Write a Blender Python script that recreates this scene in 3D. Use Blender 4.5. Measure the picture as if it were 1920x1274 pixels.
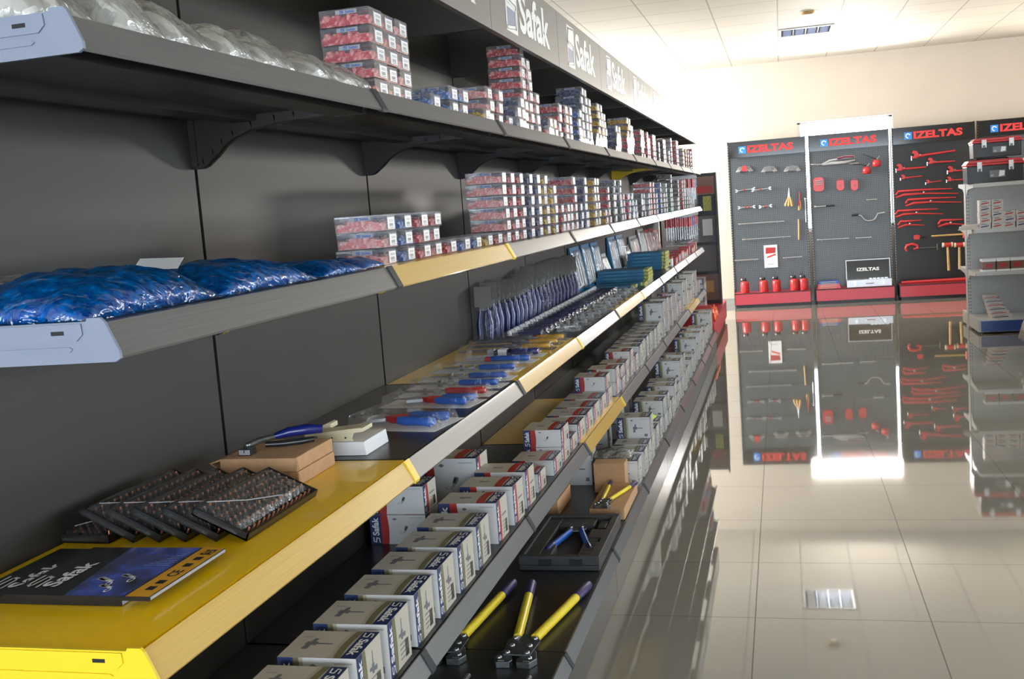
import bpy, math, random
from mathutils import Vector, Matrix

for o in list(bpy.data.objects): bpy.data.objects.remove(o, do_unlink=True)
SC = bpy.context.scene
COL = SC.collection
V = Vector
rnd = random.Random(7)

# ------------------------------------------------------------------ camera
cd = bpy.data.cameras.new('camera'); cam = bpy.data.objects.new('camera', cd); COL.objects.link(cam)
yaw, pitch, roll = 0.253141, -0.119204, -0.075086
cam.location = (1.22762, -1.12014, 1.57762)
_f = V((-math.sin(yaw)*math.cos(pitch), math.cos(yaw)*math.cos(pitch), math.sin(pitch)))
_r = V((math.cos(yaw), math.sin(yaw), 0)); _u = _r.cross(_f)
_r2 = _r*math.cos(roll)+_u*math.sin(roll); _u2 = -_r*math.sin(roll)+_u*math.cos(roll)
M = Matrix((( _r2.x,_u2.x,-_f.x),(_r2.y,_u2.y,-_f.y),(_r2.z,_u2.z,-_f.z)))
cam.rotation_euler = M.to_euler()
cd.sensor_width = 36.0; cd.sensor_fit = 'HORIZONTAL'; cd.lens = 2007.69/1920*36.0
cd.clip_start = 0.02; cd.clip_end = 200
SC.camera = cam

# ------------------------------------------------------------------ exposure, sky, daylight and added lights
SC.view_settings.view_transform = 'Standard'
SC.view_settings.look = 'None'
SC.view_settings.gamma = 1.0
SC.view_settings.use_curve_mapping = False
SC.view_settings.exposure = 0.14
W = bpy.data.worlds.new('sky'); SC.world = W; W.use_nodes = True
bg = W.node_tree.nodes['Background']; bg.inputs[0].default_value = (0.75,0.87,1.0,1); bg.inputs[1].default_value = 9.0

def area(name, loc, rot, sx, sy, power, color, spread=180):
    l = bpy.data.lights.new(name,'AREA'); l.shape='RECTANGLE'; l.size=sx; l.size_y=sy; l.energy=power; l.color=color
    l.spread = math.radians(spread)
    o = bpy.data.objects.new(name,l); COL.objects.link(o); o.location=loc; o.rotation_euler=rot; return o
H90 = math.pi/2
# daylight through the window behind the tool boards (far wall), above the middle board and in the slits beside it
area('daylight_far_window', (2.12,14.62,2.42), (-H90-0.10,0,0), 1.24, 0.16, 70, (1.0,0.95,0.88), 120)
area('daylight_far_window_slits', (2.12,14.66,1.65), (-H90,0,0), 1.24, 1.30, 15, (1.0,0.98,0.95), 150)
# low daylight through the second far-wall window, to the right of the boards
area('daylight_far_right_window', (6.0,14.56,2.15), (-H90,0,-0.42), 1.1, 0.75, 120, (1.0,0.93,0.82), 130)
# unseen left light, added to whiten the far wall in place of lens glare
area('far_wall_glare_light', (-2.9,12.7,2.25), (0,-H90,0), 2.0, 2.4, 470, (0.93,0.97,1.0))
# shop front windows behind the photographer
area('daylight_front_window', (1.6,-5.9,1.6), (H90,0,0), 7.0, 2.6, 60, (0.85,0.92,1.0))
# unseen fill from the right, added for warm room light
area('right_fill_light', (8.9,5.0,1.9), (0,H90,0), 2.0, 9.0, 50, (1.0,0.93,0.82))

# ------------------------------------------------------------------ materials
MATS = {}
def nodes_of(m): return m.node_tree.nodes, m.node_tree.links
def mat(name, col, rough=0.5, metal=0.0, coat=0.0, spec=0.5, noise=0.0, nscale=20.0, bump=0.0, bscale=60.0, emit=None, estr=1.0, stretch=None):
    m = bpy.data.materials.new(name); m.use_nodes = True; n, l = nodes_of(m); b = n['Principled BSDF']
    b.inputs['Base Color'].default_value = (*col,1); b.inputs['Roughness'].default_value = rough
    b.inputs['Metallic'].default_value = metal; b.inputs['Coat Weight'].default_value = coat
    b.inputs['Coat Roughness'].default_value = 0.06; b.inputs['Specular IOR Level'].default_value = spec
    if emit: b.inputs['Emission Color'].default_value = (*emit,1); b.inputs['Emission Strength'].default_value = estr
    if noise or bump:
        tc = n.new('ShaderNodeTexCoord'); mp = n.new('ShaderNodeMapping'); l.new(tc.outputs['Object'], mp.inputs[0])
        if stretch: mp.inputs['Scale'].default_value = stretch
    if noise:
        t = n.new('ShaderNodeTexNoise'); t.inputs['Scale'].default_value = nscale; t.inputs['Detail'].default_value = 4
        l.new(mp.outputs[0], t.inputs['Vector'])
        r = n.new('ShaderNodeMapRange'); r.inputs['From Min'].default_value=0.3; r.inputs['From Max'].default_value=0.7
        r.inputs['To Min'].default_value = 1-noise; r.inputs['To Max'].default_value = 1+noise
        l.new(t.outputs['Fac'], r.inputs['Value'])
        x = n.new('ShaderNodeMix'); x.data_type='RGBA'; x.blend_type='MULTIPLY'; x.inputs[0].default_value=1
        x.inputs[6].default_value=(*col,1); l.new(r.outputs[0], x.inputs[7]); l.new(x.outputs[2], b.inputs['Base Color'])
    if bump:
        t = n.new('ShaderNodeTexNoise'); t.inputs['Scale'].default_value = bscale; t.inputs['Detail'].default_value = 3
        l.new(mp.outputs[0], t.inputs['Vector'])
        q = n.new('ShaderNodeBump'); q.inputs['Strength'].default_value = bump; q.inputs['Distance'].default_value = 0.005
        l.new(t.outputs['Fac'], q.inputs['Height']); l.new(q.outputs[0], b.inputs['Normal'])
    MATS[name] = m; return m

def clear(name, tint=(1,1,1), base=0.06, diff=0.0, dcol=(1,1,1), rough=0.08, bump=0.0, bscale=40, grain=0.0, gscale=60, fr=0.7):
    """thin clear plastic: see-through, with a fresnel gloss and optional milkiness"""
    m = bpy.data.materials.new(name); m.use_nodes=True; n,l = nodes_of(m); n.clear()
    out = n.new('ShaderNodeOutputMaterial'); tr = n.new('ShaderNodeBsdfTransparent'); tr.inputs[0].default_value=(*tint,1)
    gl = n.new('ShaderNodeBsdfGlossy'); gl.inputs['Roughness'].default_value=rough
    lw = n.new('ShaderNodeLayerWeight'); lw.inputs[0].default_value=0.35
    ma = n.new('ShaderNodeMath'); ma.operation='MULTIPLY_ADD'; l.new(lw.outputs['Fresnel'], ma.inputs[0]); ma.inputs[1].default_value=fr; ma.inputs[2].default_value=base; ma.use_clamp=True
    mx = n.new('ShaderNodeMixShader'); l.new(ma.outputs[0], mx.inputs[0]); l.new(tr.outputs[0], mx.inputs[1]); l.new(gl.outputs[0], mx.inputs[2])
    last = mx
    tc = n.new('ShaderNodeTexCoord')
    if diff or grain:
        d = n.new('ShaderNodeBsdfDiffuse'); d.inputs[0].default_value=(*dcol,1)
        m2 = n.new('ShaderNodeMixShader'); m2.inputs[0].default_value=diff; l.new(mx.outputs[0], m2.inputs[1]); l.new(d.outputs[0], m2.inputs[2]); last = m2
        if grain:
            t = n.new('ShaderNodeTexVoronoi'); t.inputs['Scale'].default_value=gscale; l.new(tc.outputs['Object'], t.inputs['Vector'])
            r = n.new('ShaderNodeMapRange'); r.inputs['From Min'].default_value=0.1; r.inputs['From Max'].default_value=0.6; r.inputs['To Min'].default_value=diff+grain; r.inputs['To Max'].default_value=max(diff-grain,0)
            l.new(t.outputs['Distance'], r.inputs['Value']); l.new(r.outputs[0], m2.inputs[0])
    if bump:
        t = n.new('ShaderNodeTexNoise'); t.inputs['Scale'].default_value=bscale; t.inputs['Detail'].default_value=3; t.inputs['Distortion'].default_value=1.5
        l.new(tc.outputs['Object'], t.inputs['Vector'])
        q = n.new('ShaderNodeBump'); q.inputs['Strength'].default_value=bump; q.inputs['Distance'].default_value=0.01
        l.new(t.outputs['Fac'], q.inputs['Height']); l.new(q.outputs[0], gl.inputs['Normal'])
    l.new(last.outputs[0], out.inputs[0]); MATS[name]=m; return m

def jumble(name, c1, c2, c3, scale=170):
    """small coloured pieces heaped together"""
    m = bpy.data.materials.new(name); m.use_nodes=True; n,l = nodes_of(m); b=n['Principled BSDF']
    tc=n.new('ShaderNodeTexCoord'); t=n.new('ShaderNodeTexVoronoi'); t.inputs['Scale'].default_value=scale
    l.new(tc.outputs['Object'], t.inputs['Vector'])
    r=n.new('ShaderNodeValToRGB'); e=r.color_ramp.elements; e[0].position=0.2; e[0].color=(*c1,1); e[1].position=0.85; e[1].color=(*c3,1)
    k=r.color_ramp.elements.new(0.5); k.color=(*c2,1)
    sp=n.new('ShaderNodeSeparateColor'); l.new(t.outputs['Color'], sp.inputs[0]); l.new(sp.outputs[0], r.inputs[0]); l.new(r.outputs[0], b.inputs['Base Color'])
    q=n.new('ShaderNodeBump'); q.inputs['Strength'].default_value=0.8; q.inputs['Distance'].default_value=0.004; l.new(t.outputs['Distance'], q.inputs['Height']); l.new(q.outputs[0], b.inputs['Normal'])
    b.inputs['Roughness'].default_value=0.35; MATS[name]=m; return m

def tiles(name, col, line, pitch, ox, oy, lw, rough, coat, vary=0.04, wave=0.0, spec=0.5, cloud=0.05):
    """square tiles laid in a straight grid, from object coordinates"""
    m = bpy.data.materials.new(name); m.use_nodes=True; n,l = nodes_of(m); b=n['Principled BSDF']
    tc=n.new('ShaderNodeTexCoord'); mp=n.new('ShaderNodeMapping'); mp.inputs['Location'].default_value=(-ox,-oy,0); l.new(tc.outputs['Object'], mp.inputs[0])
    br=n.new('ShaderNodeTexBrick'); br.offset=0; br.squash=1; br.inputs['Scale'].default_value=1.0
    br.inputs['Brick Width'].default_value=pitch; br.inputs['Row Height'].default_value=pitch; br.inputs['Mortar Size'].default_value=lw
    br.inputs['Mortar Smooth'].default_value=0.0; br.inputs['Bias'].default_value=0
    c2=tuple(c*(1-vary) for c in col)
    br.inputs['Color1'].default_value=(*col,1); br.inputs['Color2'].default_value=(*c2,1); br.inputs['Mortar'].default_value=(*line,1)
    l.new(mp.outputs[0], br.inputs['Vector'])
    t=n.new('ShaderNodeTexNoise'); t.inputs['Scale'].default_value=2.3; t.inputs['Detail'].default_value=5; l.new(tc.outputs['Object'], t.inputs['Vector'])
    r=n.new('ShaderNodeMapRange'); r.inputs['To Min'].default_value=1-cloud; r.inputs['To Max'].default_value=1+cloud; l.new(t.outputs['Fac'], r.inputs['Value'])
    x=n.new('ShaderNodeMix'); x.data_type='RGBA'; x.blend_type='MULTIPLY'; x.inputs[0].default_value=1; l.new(br.outputs['Color'], x.inputs[6]); l.new(r.outputs[0], x.inputs[7]); l.new(x.outputs[2], b.inputs['Base Color'])
    rr=n.new('ShaderNodeMapRange'); rr.inputs['To Min'].default_value=rough; rr.inputs['To Max'].default_value=0.7; l.new(br.outputs['Fac'], rr.inputs['Value']); l.new(rr.outputs[0], b.inputs['Roughness'])
    b.inputs['Coat Weight'].default_value=coat; b.inputs['Coat Roughness'].default_value=rough*0.5; b.inputs['Specular IOR Level'].default_value=spec
    if wave:
        w=n.new('ShaderNodeTexNoise'); w.inputs['Scale'].default_value=1.1; w.inputs['Detail'].default_value=1; l.new(tc.outputs['Object'], w.inputs['Vector'])
        q=n.new('ShaderNodeBump'); q.inputs['Strength'].default_value=wave; q.inputs['Distance'].default_value=0.01; l.new(w.outputs['Fac'], q.inputs['Height']); l.new(q.outputs[0], b.inputs['Normal']); l.new(q.outputs[0], b.inputs['Coat Normal'])
    MATS[name]=m; return m

def pegboard(name, col, hole, pitch):
    m = bpy.data.materials.new(name); m.use_nodes=True; n,l = nodes_of(m); b=n['Principled BSDF']
    tc=n.new('ShaderNodeTexCoord'); mp=n.new('ShaderNodeMapping'); mp.inputs['Scale'].default_value=(1/pitch,1/pitch,1/pitch); l.new(tc.outputs['Object'], mp.inputs[0])
    fr=n.new('ShaderNodeVectorMath'); fr.operation='FRACTION'; l.new(mp.outputs[0], fr.inputs[0])
    sb=n.new('ShaderNodeVectorMath'); sb.operation='SUBTRACT'; sb.inputs[1].default_value=(0.5,0.5,0.5); l.new(fr.outputs[0], sb.inputs[0])
    ml=n.new('ShaderNodeVectorMath'); ml.operation='MULTIPLY'; ml.inputs[1].default_value=(1,0,1); l.new(sb.outputs[0], ml.inputs[0])
    ln=n.new('ShaderNodeVectorMath'); ln.operation='LENGTH'; l.new(ml.outputs[0], ln.inputs[0])
    cp=n.new('ShaderNodeMath'); cp.operation='LESS_THAN'; cp.inputs[1].default_value=0.24; l.new(ln.outputs['Value'], cp.inputs[0])
    x=n.new('ShaderNodeMix'); x.data_type='RGBA'; x.inputs[6].default_value=(*col,1); x.inputs[7].default_value=(*hole,1); l.new(cp.outputs[0], x.inputs[0]); l.new(x.outputs[2], b.inputs['Base Color'])
    b.inputs['Roughness'].default_value=0.35; MATS[name]=m; return m

# room
tiles('floor_tile',(0.30,0.28,0.225),(0.05,0.045,0.035),0.6195,1.0675,2.8163,0.0022,0.035,0.6,wave=0.06,spec=0.75)
tiles('ceiling_tile',(0.62,0.56,0.47),(0.34,0.31,0.27),0.632,0.01,11.51,0.007,0.7,0.0,spec=0.2)
mat('wall_paint',(0.62,0.53,0.43),0.8,spec=0.2,noise=0.02,nscale=3)
mat('skirting',(0.35,0.34,0.32),0.3)
# shop fittings
mat('black_panel',(0.022,0.0195,0.016),0.48,noise=0.10,nscale=5,spec=0.42)
mat('black_metal',(0.021,0.018,0.016),0.35)
mat('black_deck',(0.022,0.021,0.021),0.30,noise=0.1,nscale=8)
mat('black_slot',(0.004,0.004,0.004),0.6)
mat('grey_rail',(0.21,0.21,0.21),0.30,metal=0.55,noise=0.10,nscale=14,stretch=(6,0.25,40))
mat('grey_rail_cap',(0.035,0.035,0.037),0.6,spec=0.3)
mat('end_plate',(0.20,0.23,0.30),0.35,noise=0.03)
mat('yellow_paint',(1.0,0.60,0.0),0.35,coat=0.5,spec=0.3)
mat('yellow_rail',(0.60,0.38,0.08),0.25,coat=0.4,noise=0.06,nscale=14,stretch=(6,0.25,40))
mat('yellow_cap',(0.80,0.56,0.02),0.3)
mat('kick_grey',(0.10,0.10,0.10),0.30,metal=0.4)
mat('header_grey',(0.16,0.150,0.132),0.35)
mat('sign_white',(0.78,0.77,0.74),0.4)
mat('sign_lilac',(0.22,0.23,0.33),0.4)
# cartons and prints
mat('carton_white',(0.62,0.615,0.60),0.45,noise=0.03)
mat('carton_beige_and_shade',(0.50,0.46,0.38),0.5)
mat('print_navy',(0.018,0.035,0.12),0.4)
mat('print_red',(0.42,0.03,0.028),0.4)
mat('print_olive',(0.17,0.16,0.08),0.4)
mat('print_sand',(0.42,0.38,0.28),0.4)
mat('print_grey',(0.16,0.16,0.17),0.5)
mat('print_light',(0.36,0.36,0.37),0.5)
mat('print_white',(0.8,0.8,0.8),0.4)
mat('print_black',(0.01,0.01,0.012),0.4)
mat('print_blue',(0.03,0.09,0.42),0.3)
mat('print_orange',(0.75,0.36,0.02),0.35)
mat('cardboard',(0.50,0.29,0.145),0.75,noise=0.06,nscale=60)
mat('cardboard_edge',(0.36,0.20,0.10),0.8)
mat('paper_white',(0.80,0.80,0.80),0.6)
mat('cream_plastic',(0.68,0.62,0.42),0.35)
# plastics
clear('clear_thin',fr=0.35,base=0.025,diff=0.008,dcol=(0.9,0.9,0.9),rough=0.10,bump=0.5,bscale=30)
clear('clear_box',base=0.05,diff=0.12,dcol=(0.8,0.8,0.85),rough=0.05)
clear('clear_film',base=0.10,diff=0.05,dcol=(0.9,0.9,0.9),rough=0.12,bump=0.8,bscale=45)
clear('bag_film',base=0.16,diff=0.22,dcol=(0.75,0.73,0.66),rough=0.10,bump=1.0,bscale=22,grain=0.10,gscale=26)
clear('blue_film',tint=(0.12,0.50,0.95),base=0.14,diff=0.30,dcol=(0.0,0.19,0.60),rough=0.12,bump=1.0,bscale=26,grain=0.16,gscale=60)
jumble('c_red',(0.55,0.02,0.03),(0.75,0.10,0.10),(0.82,0.35,0.33))
jumble('c_pink',(0.75,0.22,0.20),(0.80,0.36,0.34),(0.82,0.55,0.50))
jumble('c_blue',(0.02,0.09,0.35),(0.05,0.20,0.60),(0.30,0.45,0.75))
jumble('c_navy',(0.01,0.02,0.07),(0.02,0.05,0.18),(0.12,0.16,0.30))
jumble('c_yellow',(0.55,0.30,0.01),(0.80,0.48,0.02),(0.85,0.65,0.15))
jumble('c_grey',(0.04,0.04,0.045),(0.12,0.12,0.12),(0.35,0.33,0.30))
jumble('c_bluebag',(0.0,0.06,0.26),(0.02,0.22,0.55),(0.25,0.42,0.50),110)
jumble('c_bagwhite',(0.35,0.35,0.33),(0.65,0.64,0.60),(0.9,0.88,0.82),50)
jumble('c_green',(0.01,0.10,0.04),(0.02,0.22,0.08),(0.20,0.40,0.25))
jumble('c_white',(0.35,0.35,0.36),(0.6,0.6,0.62),(0.8,0.8,0.8))
jumble('c_silver',(0.10,0.11,0.12),(0.30,0.31,0.32),(0.75,0.74,0.70),120)
mat('blue_handle',(0.015,0.10,0.45),0.3,coat=0.2); mat('navy_handle',(0.004,0.012,0.13),0.3,coat=0.3)
mat('red_handle',(0.50,0.02,0.02),0.3,coat=0.2); mat('yellow_handle',(0.80,0.62,0.02),0.35); mat('amber_handle',(0.75,0.42,0.04),0.25,coat=0.3)
mat('purple_grip',(0.028,0.018,0.10),0.45)
mat('steel',(0.48,0.49,0.50),0.28,metal=0.9); mat('dark_steel',(0.16,0.17,0.17),0.35,metal=0.8,noise=0.2,nscale=60)
mat('teal_card',(0.012,0.13,0.26),0.4); mat('teal_light',(0.05,0.26,0.42),0.4); mat('lime_end',(0.42,0.42,0.10),0.4,noise=0.6,nscale=90)
mat('copper',(0.30,0.12,0.065),0.35,metal=0.7); mat('black_plastic',(0.012,0.012,0.013),0.35,coat=0.2); mat('case_plastic',(0.03,0.031,0.033),0.5,bump=0.2,bscale=300)
mat('wood',(0.52,0.32,0.12),0.5,noise=0.15,nscale=30,stretch=(1,1,6))
# boards and racks
pegboard('peg_grey',(0.085,0.093,0.098),(0.012,0.012,0.013),0.0254)
mat('board_black',(0.012,0.012,0.012),0.12,coat=0.4); mat('board_red',(0.48,0.045,0.065),0.35); mat('letter_red',(0.72,0.03,0.025),0.35,emit=None)
mat('kick_black',(0.012,0.012,0.012),0.4); mat('tool_red',(0.50,0.03,0.03),0.35,coat=0.2)
mat('white_metal',(0.52,0.52,0.50),0.4); mat('white_panel',(0.50,0.50,0.49),0.45,noise=0.03); mat('blue_kick',(0.02,0.06,0.22),0.35)
mat('lamp_tube',(0.9,0.9,0.9),0.5,emit=(1,0.97,0.9),estr=0.35); mat('mirror',(0.22,0.26,0.38),0.12,metal=1.0)
mat('burgundy',(0.16,0.015,0.04),0.4)
mat('orange_bag',(0.80,0.10,0.02),0.35,bump=0.6)
mat('white_sack',(0.55,0.5,0.47),0.5,bump=0.4); mat('alu',(0.50,0.51,0.53),0.35,metal=0.6)

# ------------------------------------------------------------------ mesh building
TX = {}
def glyphs(s, bold=0.0):
    k=(s,bold)
    if k in TX: return TX[k]
    c=bpy.data.curves.new('t','FONT'); c.body=s; c.offset=bold; c.resolution_u=3
    o=bpy.data.objects.new('t',c); COL.objects.link(o); dg=bpy.context.evaluated_depsgraph_get(); dg.update()
    me=bpy.data.meshes.new_from_object(o.evaluated_get(dg))
    vs=[(v.co.x,v.co.y) for v in me.vertices]; fs=[tuple(p.vertices) for p in me.polygons]
    bpy.data.objects.remove(o); bpy.data.curves.remove(c); bpy.data.meshes.remove(me)
    x0=min(v[0] for v in vs); x1=max(v[0] for v in vs); y0=min(v[1] for v in vs); y1=max(v[1] for v in vs)
    vs=[((x-x0)/(x1-x0),(y-y0)/(y1-y0)) for x,y in vs]
    TX[k]=(vs,fs); return TX[k]

class MB:
    def __init__(s): s.v=[]; s.f=[]; s.m=[]; s.sm=[]; s.mats=[]; s.T=None
    def mi(s,m):
        if m not in s.mats: s.mats.append(m)
        return s.mats.index(m)
    def add(s, vs, fs, m, smooth=False):
        b=len(s.v); k=s.mi(m)
        if s.T is not None: vs=[tuple(s.T@V(p)) for p in vs]
        s.v += [tuple(p) for p in vs]
        for f in fs: s.f.append(tuple(b+i for i in f)); s.m.append(k); s.sm.append(smooth)
    def box(s,x0,x1,y0,y1,z0,z1,m):
        s.add([(x0,y0,z0),(x1,y0,z0),(x1,y1,z0),(x0,y1,z0),(x0,y0,z1),(x1,y0,z1),(x1,y1,z1),(x0,y1,z1)],
              [(3,2,1,0),(4,5,6,7),(0,1,5,4),(1,2,6,5),(2,3,7,6),(3,0,4,7)],m)
    def quad(s,a,b,c,d,m): s.add([a,b,c,d],[(0,1,2,3)],m)
    def poly(s,pts,m): s.add(pts,[tuple(range(len(pts)))],m)
    def prism(s,pts,ax,a0,a1,m,smooth=False):
        """2D polygon extruded along axis ax (0=x: pts are (y,z); 1=y: (x,z); 2=z: (x,y))"""
        def P(p,a): return (a,p[0],p[1]) if ax==0 else ((p[0],a,p[1]) if ax==1 else (p[0],p[1],a))
        n=len(pts); vs=[P(p,a0) for p in pts]+[P(p,a1) for p in pts]
        s.add(vs,[tuple(range(n))[::-1],tuple(range(n,2*n))]+[(i,(i+1)%n,n+(i+1)%n,n+i) for i in range(n)],m,smooth)
    def tube(s,p0,p1,r0,m,r1=None,n=10,smooth=True,sq=1.0):
        r1=r0 if r1 is None else r1; p0=V(p0);p1=V(p1); d=(p1-p0).normalized()
        a=d.cross(V((0,0,1))); a=a.normalized() if a.length>1e-4 else V((1,0,0)); b=d.cross(a)
        vs=[]
        for p,r in ((p0,r0),(p1,r1)):
            for i in range(n):
                t=2*math.pi*i/n; vs.append(tuple(p+a*math.cos(t)*r+b*math.sin(t)*r*sq))
        s.add(vs,[(i,(i+1)%n,n+(i+1)%n,n+i) for i in range(n)],m,smooth)
        s.add(vs,[tuple(range(n))[::-1],tuple(range(n,2*n))],m)
    def path(s,pts,r,m,n=8):
        rs=r if isinstance(r,(list,tuple)) else [r]*len(pts); vs=[]; P=[V(p) for p in pts]
        a0=None
        for i,p in enumerate(P):
            d=(P[min(i+1,len(P)-1)]-P[max(i-1,0)]).normalized()
            if a0 is None: a0=d.cross(V((0,0,1))); a0=a0.normalized() if a0.length>1e-3 else V((1,0,0))
            a=(a0-d*a0.dot(d)).normalized(); a0=a; b=d.cross(a)
            for k in range(n): t=2*math.pi*k/n; vs.append(tuple(p+a*math.cos(t)*rs[i]+b*math.sin(t)*rs[i]))
        fs=[]
        for i in range(len(P)-1):
            for k in range(n): fs.append((i*n+k,i*n+(k+1)%n,(i+1)*n+(k+1)%n,(i+1)*n+k))
        s.add(vs,fs,m,True); e=(len(P)-1)*n
        s.add(vs,[tuple(range(n))[::-1],tuple(range(e,e+n))],m)
    def lathe(s,prof,c,m,n=20,smooth=True):
        vs=[];fs=[]
        for r,z in prof:
            for k in range(n): t=2*math.pi*k/n; vs.append((c[0]+r*math.cos(t),c[1]+r*math.sin(t),c[2]+z))
        for i in range(len(prof)-1):
            for k in range(n): fs.append((i*n+k,i*n+(k+1)%n,(i+1)*n+(k+1)%n,(i+1)*n+k))
        s.add(vs,fs,m,smooth); e=(len(prof)-1)*n
        s.add(vs,[tuple(range(n))[::-1],tuple(range(e,e+n))],m)
    def text(s,t,o,u,v,w,h,m,bold=0.02):
        gv,gf=glyphs(t,bold); o=V(o);u=V(u);v=V(v)
        s.add([tuple(o+u*(x*w)+v*(y*h)) for x,y in gv],gf,m)
    def decal(s,pts,o,u,v,m):
        o=V(o);u=V(u);v=V(v); s.poly([tuple(o+u*x+v*y) for x,y in pts],m)
    def logo(s,o,u,v,w,h,m,th=0.16):
        """angular S mark drawn as a stroke in the unit square"""
        o=V(o);u=V(u);v=V(v)
        P=[(1,1),(0.18,0.96),(0.05,0.60),(0.93,0.52),(0.84,0.08),(0.0,0.0)]
        for a,b in zip(P,P[1:]):
            dx,dy=b[0]-a[0],b[1]-a[1]; L=math.hypot(dx,dy); nx,ny=-dy/L*th/2,dx/L*th/2; ex,ey=dx/L*th*.35,dy/L*th*.35
            q=[(a[0]+nx-ex,a[1]+ny-ey),(a[0]-nx-ex,a[1]-ny-ey),(b[0]-nx+ex,b[1]-ny+ey),(b[0]+nx+ex,b[1]+ny+ey)]
            s.poly([tuple(o+u*(x*w)+v*(y*h)) for x,y in q],m)
    def build(s,name,parent=None,loc=None,rot=None,bevel=0,kind=None):
        me=bpy.data.meshes.new(name); me.from_pydata(s.v,[],s.f)
        for m in s.mats: me.materials.append(MATS[m])
        me.polygons.foreach_set('material_index',s.m); me.polygons.foreach_set('use_smooth',s.sm); me.update()
        o=bpy.data.objects.new(name,me); COL.objects.link(o)
        if parent: o.parent=parent
        if loc: o.location=loc
        if rot: o.rotation_euler=rot
        if bevel:
            b=o.modifiers.new('bevel','BEVEL'); b.width=bevel; b.segments=2; b.limit_method='ANGLE'; b.angle_limit=0.6
        if kind: o['kind']=kind
        return o

def tag(o,label,cat,group=None,kind=None):
    o['label']=label; o['category']=cat
    if group: o['group']=group
    if kind: o['kind']=kind
    return o
def empty(name,loc=(0,0,0),rot=(0,0,0)):
    o=bpy.data.objects.new(name,None); COL.objects.link(o); o.location=loc; o.rotation_euler=rot; o.empty_display_size=0.05; return o
def copy_tree(o,parent=None,loc=None,rot=None):
    c=o.copy(); COL.objects.link(c); c.parent=parent
    if loc is not None: c.location=loc
    if rot is not None: c.rotation_euler=rot
    for ch in list(o.children): copy_tree(ch,c)
    return c
def struct(mb,name): return mb.build(name,kind='structure')
ONES=['','first','second','third','fourth','fifth','sixth','seventh','eighth','ninth','tenth','eleventh','twelfth','thirteenth','fourteenth','fifteenth','sixteenth','seventeenth','eighteenth','nineteenth']
TENS={2:'twent',3:'thirt',4:'fort',5:'fift',6:'sixt',7:'sevent',8:'eight'}
def nth(n):
    if n<20: return ONES[n]
    t,r=divmod(n,10)
    return TENS[t]+('ieth' if r==0 else 'y-'+ONES[r])
UP=['lowest','second up','third up','fourth up','fifth up','sixth up','seventh up','eighth up']
# ------------------------------------------------------------------ the room
b=MB(); b.box(-3,9,-6,14.6,-0.05,0,'floor_tile'); struct(b,'floor')
b=MB(); b.box(-3,9,-6,14.6,3.36,3.41,'ceiling_tile'); struct(b,'ceiling')
def wall_y(name,y0,y1,x0,x1,z1,hole=None,hole2=None):
    b=MB()
    if hole2:
        hx0,hx1,hz0,hz1=hole2; xm=hx0-.5
        b.box(xm,hx0,y0,y1,0,z1,'wall_paint'); b.box(hx1,x1,y0,y1,0,z1,'wall_paint'); b.box(hx0,hx1,y0,y1,0,hz0,'wall_paint'); b.box(hx0,hx1,y0,y1,hz1,z1,'wall_paint'); x1=xm
    if hole:
        hx0,hx1,hz0,hz1=hole
        b.box(x0,hx0,y0,y1,0,z1,'wall_paint'); b.box(hx1,x1,y0,y1,0,z1,'wall_paint'); b.box(hx0,hx1,y0,y1,0,hz0,'wall_paint'); b.box(hx0,hx1,y0,y1,hz1,z1,'wall_paint')
    else: b.box(x0,x1,y0,y1,0,z1,'wall_paint')
    return struct(b,name)
def wall_x(name,x0,x1,y0,y1,z1,hole=None):
    b=MB()
    hy0,hy1,hz0,hz1=hole
    b.box(x0,x1,y0,hy0,0,z1,'wall_paint'); b.box(x0,x1,hy1,y1,0,z1,'wall_paint'); b.box(x0,x1,hy0,hy1,0,hz0,'wall_paint'); b.box(x0,x1,hy0,hy1,hz1,z1,'wall_paint')
    return struct(b,name)
wall_y('wall_far',14.6,14.75,-3,9,3.36,(1.49,2.75,0.98,2.50),(5.4,6.6,1.7,2.6))
wall_y('wall_near',-6.15,-6,-3,9,3.36,(-1.9,5.1,0.3,2.9))
wall_x('wall_left',-3.15,-3,-6,14.6,3.36,(11.5,13.9,1.25,3.25))  # opening added for the left light on the far wall
wall_x('wall_right',9,9.15,-6,14.6,3.36,(0.5,9.5,0.9,2.9))  # opening added for the fill from the right
b=MB()
for x in (-1.9,0.43,2.77,5.06): b.box(x,x+.05,-6.12,-6.05,.3,2.9,'white_metal')
for z in (.3,2.85): b.box(-1.9,5.1,-6.12,-6.05,z,z+.05,'white_metal')
struct(b,'window_1')
b=MB()
for x in (1.49,2.71): b.box(x,x+.04,14.68,14.74,.98,2.5,'white_metal')
b.box(1.49,2.75,14.68,14.74,.98,1.02,'white_metal'); b.box(1.49,2.75,14.68,14.74,2.48,2.5,'white_metal'); struct(b,'window_2')
b=MB(); b.box(-3,9,14.58,14.6,0,.09,'skirting'); struct(b,'baseboard_far')

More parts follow.
